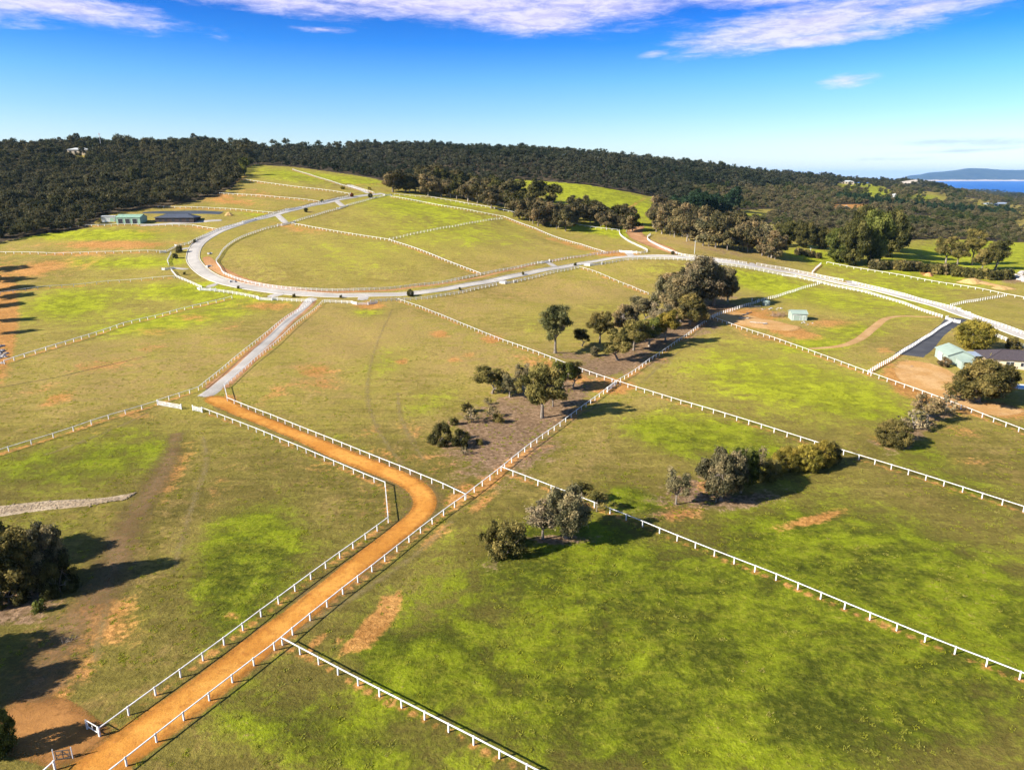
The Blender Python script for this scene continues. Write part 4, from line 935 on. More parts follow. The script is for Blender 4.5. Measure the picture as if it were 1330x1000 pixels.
def panel(x, z, w, h, y, mi=0, th=.07):
    mb = MB(); mb.box((x, y, z+h/2), (w, th, h)); return mb
def door(root, name, x, z, w, h, y, mat, frame=M_WHITE):
    f = MB(); f.box((x-w/2-.06, y, z+h/2), (.12,.12,h)); f.box((x+w/2+.06, y, z+h/2), (.12,.12,h)); f.box((x, y, z+h+.06), (w+.24,.12,.12))
    o = obj(name, panel(x, z, w, h, y).mesh(name, [mat]), root)
    obj('frame', f.mesh('frame', [frame]), o); return o
def building(name, u, v, L, D, e, r, rotz, wall, roof, label, cat='shed', kind='gable', back=True):
    p = pick(u, v); c, s_ = math.cos(rotz), math.sin(rotz)
    q = p[:2] + (np.array([-s_*D/2, c*D/2]) if back else 0); z = float(zfun(*q))
    root = obj(name, None, loc=(q[0], q[1], min(z, p[2])+.05), rotz=rotz, label=label, cat=cat)
    if kind == 'gable':
        obj('wall', walls_gable(L, D, e, r).mesh('wall', [wall]), root); obj('roof', roof_gable(L, D, e, r).mesh('roof', [roof]), root)
    else:
        mb = MB(); mb.box((0,0,e/2-.55), (L, D, e+.9)); obj('wall', mb.mesh('wall', [wall]), root); obj('roof', roof_hip(L, D, e, r).mesh('roof', [roof]), root)
    return root
# small mint shed on the bare yard
s = pxm(pick(1040, 417))
b = building('garden_shed', 1038, 416.6, 19*s, 7, 2.9, 3.9, R(-8), M_MINT, M_MINTROOF, 'small mint green shed standing alone on the bare orange yard', back=True)
door(b, 'roller_door', -1.2, .05, 2.6, 2.3, -3.56, M_MINTROOF); door(b, 'door', 2.0, .05, .9, 2.0, -3.56, M_MINTROOF)
# large mint shed beside the driveway
b = building('farm_shed', 1238, 473, 11.5, 7.6, 3.0, 4.6, R(78), M_MINT, M_MINTROOF, 'long mint green farm shed beside the asphalt driveway', back=False)
b.location = tuple(Vector(b.location) + Vector((2.6, 4.5, 0)))
door(b, 'roller_door', 0, .05, 3.0, 2.6, 4.16, M_CONTAINER)
g_ = MB(); g_.slab([(-11.2,-3.6,2.3),(-5.95,-3.6,2.7),(-5.95,1.6,2.7),(-11.2,1.6,2.3)], .12); obj('lean_to_roof', g_.mesh('lean_to_roof', [M_MINTROOF]), b)
g_ = MB(); g_.box((-8.5,-3.4,.6), (5.1,.1,3.1)); g_.box((-8.5,1.4,.6), (5.1,.1,3.1)); g_.box((-11.0,-1.0,.6), (.1,4.7,3.1)); obj('lean_to_wall', g_.mesh('lean_to_wall', [M_MINT]), b)
# house at the right edge
b = building('house', 1325, 480, 19, 11, 3.1, 5.2, R(-14), M_CREAM, M_TILE, 'cream walled house with dark purple tiled roof behind the big spreading tree', 'house', 'hip')
for x, w, h, z in ((-7.2,1.6,1.1,1.1),(-3.2,2.2,1.3,1.0),(.8,1.8,1.2,1.0),(5.0,1.8,1.2,1.0)):
    o = obj('window', panel(x, z, w, h, -5.53).mesh('window', [M_GLASSY]), b)
    f = MB(); f.box((x, -5.56, z-.05), (w+.2,.14,.1)); f.box((x, -5.56, z+h+.05), (w+.2,.1,.1)); f.box((x, -5.58, z+h/2), (.06,.06,h)); obj('frame', f.mesh('frame', [M_WHITE]), o)
g_ = MB(); g_.slab([(-15.4,-1.5,2.75),(-9.2,-1.5,3.0),(-9.2,5.2,3.0),(-15.4,5.2,2.75)], .12); obj('patio_roof', g_.mesh('patio_roof', [M_BLUEROOF]), b)
for x, y in ((-15.2,-1.3),(-15.2,5.0),(-12.3,-1.3)):
    g_ = MB(); g_.box((x, y, 1.2), (.14,.14,3.0)); obj('patio_post', g_.mesh('patio_post', [M_WHITE]), b)
g_ = MB(); g_.box((3,1.0,5.1), (.8,.8,1.4)); obj('chimney', g_.mesh('chimney', [M_TILE]), b)
p = pick(1330, 503); pr = obj('swimming_pool', None, loc=p, rotz=R(-14), label='small blue pool with white coping below the house', cat='pool')
g_ = MB(); g_.box((0,-2.1,.1), (7.4,.6,.4)); g_.box((0,2.1,.1), (7.4,.6,.4)); g_.box((-3.4,0,.1), (.6,3.6,.4)); g_.box((3.4,0,.1), (.6,3.6,.4)); obj('coping', g_.mesh('coping', [M_WHITE]), pr)
g_ = MB(); g_.box((0,0,.0), (6.2,3.6,.4)); obj('pool_water', g_.mesh('pool_water', [simple_mat('pool_blue', rgb(.16,.27,.33), .08, .1, 1, .5)]), pr)
# sheds by the forest
s = pxm(pick(165, 291))
b = building('farm_shed', 167, 291, 30*s, 12, 4.3, 6.0, R(4), M_GREENSHED, M_GREENSHED, 'green steel shed with three open bays at the forest edge')
for x in (-5.2, -.4, 4.4): door(b, 'bay_door', x, .05, 3.0, 3.3, -6.06, M_GLASSY, M_CONTAINER)
b = building('shipping_container', 141, 288.5, 17*s, 5, 3.6, 4.0, R(4), M_CONTAINER, M_CONTAINER, 'pale steel shed left of the green bay shed at the forest edge')
door(b, 'door', 2.5, .05, 2.4, 2.6, -2.56, M_GREENSHED)
b = building('long_house', 227, 289, 50*s, 13, 3.2, 5.6, R(2), M_BRICKDARK, M_DARKROOF, 'long low brown house with dark blue grey roof beside the slate pond', 'house', 'hip')
for x in (-10,-6,-1,4,9):
    o = obj('window', panel(x, .7, 2.0, 1.6, -6.53).mesh('window', [M_GLASSY]), b)
    f = MB(); f.box((x, -6.57, .65), (2.2,.1,.1)); f.box((x, -6.57, 2.35), (2.2,.1,.1)); obj('frame', f.mesh('frame', [M_DARKROOF]), o)
# distant houses
def far_house(u, v, L, D, e, r, rot, wall, roof, label):
    b = building('house', u, v, L, D, e, r, rot, wall, roof, label, 'house', 'hip')
    for x in np.linspace(-L*.36, L*.36, 4):
        o = obj('window', panel(float(x), e*.3, L*.1, e*.45, -D/2-.03).mesh('window', [M_GLASSY]), b)
far_house(102, 202, 26, 14, 7, 9.5, R(8), M_CREAM, M_CONTAINER, 'pale house with white roof poking out of the forest on the hill crest')
far_house(1101, 239.5, 30, 16, 6, 9, 0, M_CREAM, M_CONTAINER, 'white house on the green clearing of the far ridge')
far_house(1168, 258.5, 26, 16, 7, 10, R(12), M_WHITE, M_CONTAINER, 'pale roofed house among trees below the far ridge')
far_house(738, 209, 14, 10, 8, 10, R(20), M_CREAM, M_BLUEROOF, 'small pale house high on the forested hill, left one')
far_house(772, 212, 13, 9, 8, 10, R(-10), M_CREAM, M_BLUEROOF, 'small pale house high on the forested hill, right one')
far_house(1297, 268.5, 60, 20, 7, 10, R(4), M_BLUEROOF, M_BLUEROOF, 'low blue grey shed on the far green flat at the right')
p = pick(132, 196); t = obj('radio_mast', None, loc=p, label='thin lattice radio mast on the forested skyline', cat='mast')
g_ = MB(); g_.tube([(0,0,-1),(0,0,24)], [.5,.22], 5); obj('pole', g_.mesh('pole', [M_WIRE]), t)
g_ = MB(); g_.box((0,0,22), (2.4,.4,2.0)); g_.box((0,0,18.5), (1.6,.4,1.2)); obj('antenna', g_.mesh('antenna', [M_WIRE]), t)

# ------------------------------------------------------------------ yard things
p = pick(995, 396.5); t = obj('water_tank', None, loc=p, label='round pale green water tank at the end of the white fence', cat='tank')
g_ = MB(); k_ = 20
ring = lambda r_, z: [(r_*math.cos(2*math.pi*i/k_), r_*math.sin(2*math.pi*i/k_), z) for i in range(k_)]
for r_, z in ((1.75,-.3),(1.75,1.9),(1.80,1.92),(1.80,2.02)): g_.V += ring(r_, z)
for q in range(3):
    for i in range(k_): g_.F.append((q*k_+i, q*k_+(i+1)%k_, (q+1)*k_+(i+1)%k_, (q+1)*k_+i)); g_.M.append(0)
obj('tank_wall', g_.mesh('tank_wall', [M_MINT], False), t)
g_ = MB(); g_.V = ring(1.80, 2.021) + [(0,0,2.5)]; g_.F = [(i, (i+1) % k_, k_) for i in range(k_)]; g_.M = [0]*k_
obj('lid', g_.mesh('lid', [M_MINTROOF]), t)
def rock_mesh(seed, r_, squash=.7, mat=M_ROCK):
    g = np.random.default_rng(seed); import bmesh
    bm = bmesh.new(); bmesh.ops.create_icosphere(bm, subdivisions=2, radius=1)
    ph = g.random(6)*6
    for v in bm.verts:
        d = v.co.copy(); f = 1+.22*math.sin(3*d.x+ph[0])+.2*math.sin(4*d.y+ph[1])*math.sin(3*d.z+ph[2])+.10*math.sin(7*d.x+5*d.y+ph[3])
        v.co = Vector((d.x*f, d.y*f*.85, d.z*f*squash))*r_
    me = bpy.data.meshes.new('boulder'); bm.to_mesh(me); bm.free(); me.materials.append(mat); return me
ROCKS = [rock_mesh(i, 1.0, .65, M_PALEROCK) for i in range(4)]
def rocks(n, u, v, su, sv, size, label, group, mats=None):
    for i in range(n):
        p = pick(u+random.gauss(0, su), v+random.gauss(0, sv))
        o = obj('boulder', ROCKS[i % 4], loc=(p[0], p[1], p[2]+.15*size), rotz=random.uniform(0, 6), label=label, cat='boulder', group=group)
        k_ = size*random.uniform(.55, 1.4); o.scale = (k_, k_, k_*random.uniform(.7, 1.1))
rocks(16, 1, 461, 4, 6, .8, 'pale boulder in the dumped rock heap at the left edge', 'rock heap at the left edge')
rocks(14, 1326, 362, 7, 2.6, 1.9, 'pale grey boulder in the rock heap past the hedge row', 'rock heap past the hedge row')
rocks(7, 1003, 402, 9, 1.2, .55, 'pale stone in rubble beside the water tank', 'rubble beside the water tank')
rocks(6, 1048, 419.5, 5, .8, .4, 'small stone in front of the small mint shed', 'stones by the small shed')
rocks(5, 1090, 272, 14, .7, 4.0, 'bare granite boulder in the brown scrub', 'granite boulders in the scrub')
p = pick(1178, 242); o = obj('rock_knob', rock_mesh(9, 1.0, .55, M_ROCK), loc=p, label='bare rocky knob on the far ridge before the sea', cat='rock'); o.scale = (38, 30, 34)
def dirt_heap(u, v, wpx, h, label, mat, name='dirt_heap'):
    p = pick(u, v); w = wpx*pxm(p); V = []; Fq = []; kk, rr = 22, 7
    g = np.random.default_rng(int(u))
    for q in range(rr+1):
        t_ = q/rr
        for i in range(kk):
            a_ = 2*math.pi*i/kk; rad = (1-t_)*(1+.18*math.sin(3*a_+u)+.1*math.sin(7*a_))
            V.append((rad*w/2*math.cos(a_), rad*w*.32*math.sin(a_), h*(math.sin(t_*math.pi/2)**1.2)*(1+.08*g.normal()) - .15*(q == 0)))
    for q in range(rr):
        for i in range(kk): Fq.append((q*kk+i, q*kk+(i+1)%kk, (q+1)*kk+(i+1)%kk, (q+1)*kk+i))
    obj(name, mesh_from(name, V, Fq, [mat], True), loc=p, rotz=R(-12), label=label, cat='heap')
M_HEAPO = simple_mat('orange_soil', rgb(.50,.24,.09), .95, .35, 1.2); M_HEAPY = simple_mat('yellow_sand', rgb(.46,.29,.11), .95, .25, 1.0)
dirt_heap(1206, 358.5, 12, 2.2, 'orange soil heap beyond the back fence', M_HEAPO)
dirt_heap(1263, 367.5, 32, 2.6, 'long yellow sand heap beyond the back fence', M_HEAPY)
dirt_heap(1302, 375, 30, 1.4, 'lower sandy tail of the yellow heap', M_HEAPY)
dirt_heap(297, 280, 11, 2.4, 'orange yellow soil heap beside the slate pond', M_HEAPY)
dirt_heap(1237, 502, 12, 1.0, 'little yellow soil heap on the dirt yard in front of the tree', M_HEAPY)
dirt_heap(1184, 476.5, 5, .5, 'small stony heap on the orange yard', simple_mat('stony_soil', rgb(.30,.20,.12), .95, .4, 2))
M_DRAINROCK = simple_mat('drain_rock', rgb(.34,.255,.16), .95, .45, 1.3)
st_ = []
for q in range(4):
    o_ = bpy.data.objects.new('drain_stone', rock_mesh(40+q, .22, .5, M_DRAINROCK)); st_.append(o_)
dr = np.array([pick(u, v) for u, v in [(173,641),(160,648),(130,652),(95,654),(60,656),(25,660),(0,664),(-60,672)]])[:, :2]; t_ = rng.random(900)**.9
xs_ = np.interp(t_, np.linspace(0, 1, 8), dr[:,0])+rng.normal(size=900)*(.2+.9*t_); ys_ = np.interp(t_, np.linspace(0, 1, 8), dr[:,1])+rng.normal(size=900)*(.2+.9*t_)
STONES = (np.c_[xs_, ys_], .5+.9*rng.random(900), st_)
# brush pile and loose timber
p = pick(1010, 411); mb = MB(); g = np.random.default_rng(3)
for i in range(170):
    a_ = g.normal(size=3)*np.array([2.0,1.4,.2]); d_ = unit(g.normal(size=3)*np.array([1,1,.75])+np.array([0,0,.35])); l_ = 1.2+1.6*g.random()
    mb.tube([a_+np.array([0,0,.3]), a_+d_*l_*.5+np.array([0,0,.5]), a_+d_*l_+np.array([0,0,.4])], [.06,.045,.02], 4)
obj('brush_pile', mb.mesh('brush_pile', [simple_mat('dead_brush', rgb(.30,.20,.13), .95, .4, 3)]), loc=p, label='heap of dead brown branches beside the small mint shed', cat='brush pile')
for u, v, L, rz, l in [(968,409,5.5,.8,'pale weathered log lying nearest the great tree'),(966,414,4.5,-.2,'flat pale slab below the nearest weathered log'),(973,407,3.0,.5,'dark short log beside the pale weathered one'),(985,420,7,-.35,'long thin pale plank on the bare orange yard'),(994,421.5,2.0,.3,'short pale offcut at the end of the long plank'),(980,399,6,.05,'low pale stack against the white fence near the tank')]:
    p = pick(u, v); mb = MB(); n_ = 7
    pts = [(-L/2+L*i/(n_-1), .12*math.sin(i*1.7), .28+.04*math.sin(i*2.3)) for i in range(n_)]
    mb.tube(pts, [.22+.05*math.sin(i*1.3) for i in range(n_)], 8); mb.bar((-L*.2,.1,.3), (-L*.28,.9,.55), .1, .1)
    obj('log', mb.mesh('log', [M_TIMBER if 'dark' not in l else M_BARK], True), loc=p, rotz=rz, label=l, cat='log')
for i, (u, v) in enumerate([(290,340),(299,355),(303,366),(391,278.5)][:3]):   # white culvert ends in the orange ditch
    p = pick([272,271,302][i], [330,346.5,366][i]); mb = MB(); mb.box((0,0,.35), (2.6,.35,1.0)); mb.box((-1.3,-.5,.3), (.3,1.3,.8), .3); mb.box((1.3,-.5,.3), (.3,1.3,.8), -.3)
    obj('culvert_headwall', mb.mesh('culvert_headwall', [M_KERB]), loc=p, rotz=[1.2,.9,.2][i], label=['pale concrete culvert end at the top of the orange ditch','pale concrete culvert end halfway along the orange ditch bend','pale concrete culvert end at the bottom of the orange ditch'][i], cat='culvert')
p = pick(457, 253); tree_px('round', 457, 256, 5, 5, (.22,.07,.03), 'reddish brown shrub beside the far end of the loop road', 'shrub', 'shrub')
tree_px('round', 445, 246, 4, 6, GOLD, 'yellow shrub beside the upper loop road', 'shrub', 'shrub')
tree_px('shrub', 480, 247, 4, 5, GOLD, 'yellow shrub at the far junction track', 'shrub', 'shrub')
for u, v, l in [(659,372,'thin pale pole standing left of the lone tall tree')][:0]: pass
for u, v, h, l in [(902,330,17,'slender pale pole behind the fence right of the earth ramp'),(1052,332,10,'short white pole on the small green flat'),(1093,340,26,'pale power pole before the big dark clump')]:
    p = pick(u, v); hh = h_from_px(p, h); mb = MB(); mb.tube([(0,0,-.4),(0,0,hh*.5),(0,0,hh)], [.2,.17,.13], 7)
    r_ = obj('pole', None, loc=p, label=l, cat='pole'); obj('shaft', mb.mesh('shaft', [M_CONTAINER]), r_)
    mb = MB(); mb.box((0,0,hh-.6), (1.8,.14,.14)); obj('crossarm', mb.mesh('crossarm', [M_CONTAINER]), r_)
p = pick(91, 832); mb = MB(); g = np.random.default_rng(5)
for i in range(26):
    a_ = g.normal(size=3)*np.array([.5,.5,0]); d_ = unit(g.normal(size=3)+np.array([0,0,.8])); mb.tube([a_, a_+d_*.5, a_+d_*1.0+np.array([.15,0,0])], [.05,.035,.01], 4)
obj('dead_branch', mb.mesh('dead_branch', [M_BARK]), loc=p, label='dead twiggy branch lying on the brown track', cat='branch')

# ------------------------------------------------------------------ forest: far woods that read as one mass
def forest_protos(tag_, mat, seed):
    out_ = []
    for q in range(5):
        g = np.random.default_rng(seed+q); R_, RZ_, cz_ = [(3.9,3.0,7.4),(3.0,4.2,7.6),(4.6,2.8,6.6),(3.4,3.4,8.6),(4.2,2.4,5.6)][q]
        c = clump_centres(g, 14+q, R_, RZ_, cz_, -.1, .45)
        out_.append(bpy.data.objects.new('forest_tree', leaves_mesh('forest_tree', g, c, 1.55*(.6+.8*g.random(len(c))), 60, .62, .8, 0, .22, mat, 1.5, .35)))
    return out_
def scatter_forest(name, label, pts, scl, protos, hscale):
    V = np.c_[pts, zfun(pts[:,0], pts[:,1])-(.3 if 'forest' in name else -.01 if 'tuft' in name else -.10)]
    me = bpy.data.meshes.new(name); me.vertices.add(len(V)); me.vertices.foreach_set('co', V.astype(np.float32).ravel())
    n_ = len(V)
    a = me.attributes.new('scl', 'FLOAT_VECTOR', 'POINT'); a.data.foreach_set('vector', np.stack([scl, scl, scl*hscale], 1).astype(np.float32).ravel())
    a = me.attributes.new('rotz', 'FLOAT_VECTOR', 'POINT'); a.data.foreach_set('vector', np.stack([np.zeros(n_), np.zeros(n_), rng.random(n_)*6.283], 1).astype(np.float32).ravel())
    a = me.attributes.new('idx', 'INT', 'POINT'); a.data.foreach_set('value', rng.integers(0, len(protos), n_).astype(np.int32))
    o = obj(name, me, kind='stuff', label=label)
    ng = bpy.data.node_groups.new(name, 'GeometryNodeTree')
    ng.interface.new_socket('Geometry', in_out='INPUT', socket_type='NodeSocketGeometry'); ng.interface.new_socket('Geometry', in_out='OUTPUT', socket_type='NodeSocketGeometry')
    nn, lk = ng.nodes, ng.links
    gi, go = nn.new('NodeGroupInput'), nn.new('NodeGroupOutput'); ip = nn.new('GeometryNodeInstanceOnPoints'); jn = nn.new('GeometryNodeJoinGeometry')
    for po in protos:
        oi = nn.new('GeometryNodeObjectInfo'); oi.inputs['Object'].default_value = po; oi.inputs['As Instance'].default_value = False
        ti = nn.new('GeometryNodeGeometryToInstance'); lk.new(oi.outputs['Geometry'], ti.inputs[0]); lk.new(ti.outputs[0], jn.inputs[0])
    def attr(nm, ty):
        q = nn.new('GeometryNodeInputNamedAttribute'); q.data_type = ty; q.inputs['Name'].default_value = nm; return q.outputs[0]
    lk.new(gi.outputs[0], ip.inputs['Points']); lk.new(jn.outputs[0], ip.inputs['Instance']); ip.inputs['Pick Instance'].default_value = True
    lk.new(attr('idx', 'INT'), ip.inputs['Instance Index']); lk.new(attr('rotz', 'FLOAT_VECTOR'), ip.inputs['Rotation']); lk.new(attr('scl', 'FLOAT_VECTOR'), ip.inputs['Scale'])
    lk.new(ip.outputs[0], go.inputs[0])
    md = o.modifiers.new('trees', 'NODES'); md.node_group = ng
    return o
scatter_forest('drain_stones', 'loose pale stones lining the open drain at the left edge', STONES[0], STONES[1], STONES[2], .8)
# visibility from the terrain's own profile, so that hidden back slopes stay empty
vy = np.exp(np.linspace(math.log(300), math.log(8500), 420)); vs = np.linspace(-1.1, 1.3, 240)
VYg, VSg = np.meshgrid(vy, vs, indexing='ij'); el = (zfun(VYg*VSg, VYg)-H)/VYg; rm = np.maximum.accumulate(el, axis=0)
def visible(x, y, extra):
    fi = np.clip((np.log(y)-math.log(300))/(math.log(8500)-math.log(300))*419, 0, 419).astype(int); fj = np.clip((x/y-vs[0])/(vs[-1]-vs[0])*239, 0, 239).astype(int)
    return (zfun(x, y)+extra-H)/y >= rm[fi, fj]
def sample(n_, y0, y1, s0, s1, cell):
    """Random points, thinned so that no two stand closer than about the cell size (which may grow with distance)."""
    y = np.sqrt(rng.random(n_)*(y1*y1-y0*y0)+y0*y0); s_ = s0+rng.random(n_)*(s1-s0); x = s_*y
    u, v, _ = project(x, y, zfun(x, y)); k_ = forest_mask(u, v, True) & visible(x, y, 16)
    x, y, u, v = x[k_], y[k_], u[k_], v[k_]; c_ = cell(y)
    key = np.floor(x/c_).astype(np.int64)*100003 + np.floor(y/c_).astype(np.int64)
    _, first = np.unique(key, return_index=True)
    return x[first], y[first], u[first], v[first]
x, y, u, v = sample(260000, 380, 1500, -1.0, .06, lambda y: 4.2+y*.0022)
k_ = u < 330
big_ = .55+.75*rng.random(len(x))**2.2; big_ *= np.where(rng.random(len(x)) < .07, 1.35, 1)*np.where(rng.random(len(x)) < .006, 1.5, 1)*np.clip(y/900, .9, 1.15)
scatter_forest('hill_forest', 'olive eucalypt forest covering the hill on the left', np.c_[x, y][k_], big_[k_], forest_protos('a', M_FOREST_L, 200), 1.0)
x, y, u, v = sample(420000, 560, 2700, -.40, 1.0, lambda y: 4.2+y*.0030)
brown = (u > 330) & ((v > 246) & (u > 900))
scl = (.50+.75*rng.random(len(x))**2.2)*np.where(rng.random(len(x)) < .03, 1.3, 1)*np.clip(y/1000, .85, 1.45)
dk = (u > 330) & ~brown
scatter_forest('ridge_forest', 'dark forest covering the long ridge on the skyline', np.c_[x, y][dk], scl[dk], forest_protos('b', M_FOREST_B, 300), .95)
scatter_forest('scrub_forest', 'brownish forest on the low land at the right', np.c_[x, y][brown], scl[brown]*.95, forest_protos('c', M_FOREST_R, 400), .8)
x, y, u, v = sample(260000, 2600, 7400, .30, 1.05, lambda y: 9+y*.0042)
k_ = u > 330
scatter_forest('coast_forest', 'dark forest on the far coastal plain', np.c_[x, y][k_], (1.3+.7*rng.random(len(x)))[k_]*np.clip(y[k_]/3000, 1, 1.5)*.75, forest_protos('d', M_FOREST_B, 500), .55)
# dark pine row below the far ridge
belt([(1085,262),(1130,266),(1180,271),(1240,277),(1290,281),(1315,283)], 46, 12, 7, ['pine'], [PINE], 'dark pine in the long row below the far ridge', 'far pine row', 1.5, 'pine_tree', 'tree')

# ------------------------------------------------------------------ grass tufts over the near paddocks
m, nt, out = new_mat('tuft_blades'); n = N(nt); oi = n('ShaderNodeObjectInfo'); cr = n('ShaderNodeValToRGB'); e = cr.color_ramp
ln = n.noise(oi.outputs['Location'], .045, 3, .6)
n.link(n.math('ADD', n.math('MULTIPLY', oi.outputs['Random'], .5), n.math('MULTIPLY_ADD', ln, 2.0, -.75), clamp=True), cr.inputs[0])
tc_ = [rgb(.26,.28,.022), rgb(.33,.33,.035), rgb(.33,.33,.05), rgb(.38,.33,.09)]
while len(e.elements) < 4: e.elements.new(.5)
for i, c_ in enumerate(tc_): e.elements[i].position = i/3; e.elements[i].color = c_
p_ = n.princ(cr.outputs[0], .9, .03); tr = n('ShaderNodeBsdfTranslucent'); n.link(cr.outputs[0], tr.inputs[0]); mx = n('ShaderNodeMixShader'); mx.inputs[0].default_value = .5
n.link(p_.outputs[0], mx.inputs[1]); n.link(tr.outputs[0], mx.inputs[2]); n.link(mx.outputs[0], out.inputs[0]); M_TUFT = m
tufts = []
for q in range(3):
    g = np.random.default_rng(900+q); V = []
    for b_ in range(26):
        a_ = g.random()*6.283; r0 = .45*g.random()**.5; bx, by = r0*math.cos(a_), r0*math.sin(a_); h_ = .06+.10*g.random(); w_b = .05+.05*g.random(); a2 = g.random()*6.283
        lx, ly = .16*g.normal(), .16*g.normal(); dx, dy = w_b*math.cos(a2), w_b*math.sin(a2)
        V += [(bx-dx,by-dy,-.03),(bx+dx,by+dy,-.03),(bx+lx+dx*.3,by+ly+dy*.3,h_),(bx+lx-dx*.3,by+ly-dy*.3,h_*.95)]
    tufts.append(bpy.data.objects.new('grass_tuft', mesh_from('grass_tuft', V, np.arange(len(V)).reshape(-1, 4), [M_TUFT])))
nT = 150000
y = np.sqrt(rng.random(nT)*(300**2-55**2)+55**2); x = (rng.random(nT)*1.9-.95)*y
u, v, _ = project(x, y, zfun(x, y))
k_ = (u > -80) & (u < 1410) & (v < 1060) & (rng.random(nT) < np.clip(.35+.35*np.sin(x*.11+1)*np.sin(y*.09)+.3*np.sin(x*.31-y*.27), .05, 1)*np.clip((295-y)/170, 0, 1)*.25)
for o_ in [o_ for o_ in COL.objects if o_.get('kind') == 'structure' and o_.name.split('.')[0] in ('orange_lane','grey_lane','orange_track','asphalt_driveway','dirt_yard','road','stone_drain','driveway')]:
    me_ = o_.data; co = np.empty(len(me_.vertices)*3, np.float32); me_.vertices.foreach_get('co', co); co = co.reshape(-1, 9 if len(me_.vertices) % 9 == 0 else 5, 3)
    cen, wid = co[:, co.shape[1]//2, :2], np.linalg.norm(co[:,0,:2]-co[:,-1,:2], axis=1)/2
    for a_ in range(0, len(cen), 2): k_ &= (x-cen[a_,0])**2+(y-cen[a_,1])**2 > (wid[a_]*.95)**2
scatter_forest('grass_tufts', 'rough grass tufts over the near paddocks', np.c_[x, y][k_], (.45+.65*rng.random(nT))[k_], tufts, 1.0)

# ------------------------------------------------------------------ sea and headland
SEA = -60.0
m, nt, out = new_mat('sea_water'); n = N(nt); pos = n('ShaderNodeNewGeometry').outputs['Position']
w1 = n.noise(n.mapping(pos, (.004,.0012,1)), 1.0, 5, .6); w2 = n.noise(pos, .03, 4, .6)
c = n.mix(n.sstep(w1, .35, .7), rgb(.002,.080,.33), rgb(.004,.12,.44))
p_ = n.princ(c, .45, .25, n.bump(w2, .4, 3.0)); n.link(p_.outputs[0], out.inputs[0])
V, Fq = [], []
yy = np.linspace(1500, 58000, 30); xx = np.linspace(-44000, 52000, 40)
for a_ in yy:
    for b_ in xx: V.append((b_, a_, SEA))
for i in range(29):
    for j in range(39): Fq.append((i*40+j, i*40+j+1, (i+1)*40+j+1, (i+1)*40+j))
obj('sea', mesh_from('sea', V, np.array(Fq), [m]), kind='structure')
prof = [(1155,233.6),(1163,232.6),(1170,228),(1185,226.5),(1195,224),(1215,223),(1236,221),(1249,218.6),(1260,217.6),(1283,218),(1306,219.4),(1330,220),(1380,219),(1450,222),(1560,221),(1680,227),(1760,233)]
YH = 24000.0; nu, nv = 220, 36
uu = np.linspace(1150, 1765, nu); top = np.interp(uu, [q[0] for q in prof], [q[1] for q in prof])
hh = np.maximum(0, (230.6+ (H-SEA)/YH*998 - top))/998*YH
g = np.random.default_rng(17)
V = []
ridges = np.zeros((nv, nu))
for f in (3, 6, 12, 24, 48): 
    ridges += np.sin(np.linspace(0, 1, nu)[None,:]*f*9 + g.random()*6 + np.linspace(0, 1, nv)[:,None]*(4+g.random()*5))*np.sin(np.linspace(0,1,nv)[:,None]*f*.9+g.random()*6)/f
for q in range(nv):
    t_ = q/(nv-1); yq = YH-900+t_*5200; prf = math.sin(min(1, t_*1.9)*math.pi/2)**.85 if t_ < .55 else math.cos((t_-.55)/.45*math.pi/2)**.6 if t_ < 1 else 0
    xq = (uu-665)/F*(CP)*YH
    for k__ in range(nu):
        z = hh[k__]*prf*(1+ .20*ridges[q,k__]*(1-.7*prf))
        V.append((xq[k__]*yq/YH, yq + 500*math.sin(uu[k__]*.02), SEA-6+max(0, z)))
i, j = np.meshgrid(np.arange(nv-1), np.arange(nu-1), indexing='ij'); a = (i*nu+j).ravel()
m, nt, out = new_mat('headland_scrub'); n = N(nt); pos = n('ShaderNodeNewGeometry').outputs['Position']
sx = n('ShaderNodeSeparateXYZ'); n.link(pos, sx.inputs[0]); f = n.noise(pos, .003, 5, .65)
hz = n.math('ADD', sx.outputs[2], n.math('MULTIPLY', n.math('SUBTRACT', f, .5), 130))
c = n.mix(n.sstep(f, .38, .64), rgb(.018,.028,.022), rgb(.045,.052,.036))
c = n.mix(n.sstep(hz, -40, 5), rgb(.55,.45,.36), c)
p_ = n.princ(c, .95, .1); n.link(p_.outputs[0], out.inputs[0])
obj('headland', mesh_from('headland', V, np.stack([a, a+1, a+nu+1, a+nu], 1), [m], True), kind='structure')

# ------------------------------------------------------------------ air
HAZE = True
if HAZE:
    mb = MB(); x0, x1, y0, y1, z0, z1 = -46000, 54000, -1500, 60000, -99, 520
    mb.box(((x0+x1)/2, (y0+y1)/2, (z0+z1)/2), (x1-x0, y1-y0, z1-z0))
    m, nt, out = new_mat('air'); n = N(nt); pv = n('ShaderNodeVolumePrincipled')
    pv.inputs['Color'].default_value = rgb(.40,.70,1.0); pv.inputs['Density'].default_value = 1.9e-5; pv.inputs['Anisotropy'].default_value = .1
    n.link(pv.outputs[0], out.inputs['Volume'])
    obj('haze', mb.mesh('haze', [m]), kind='stuff')

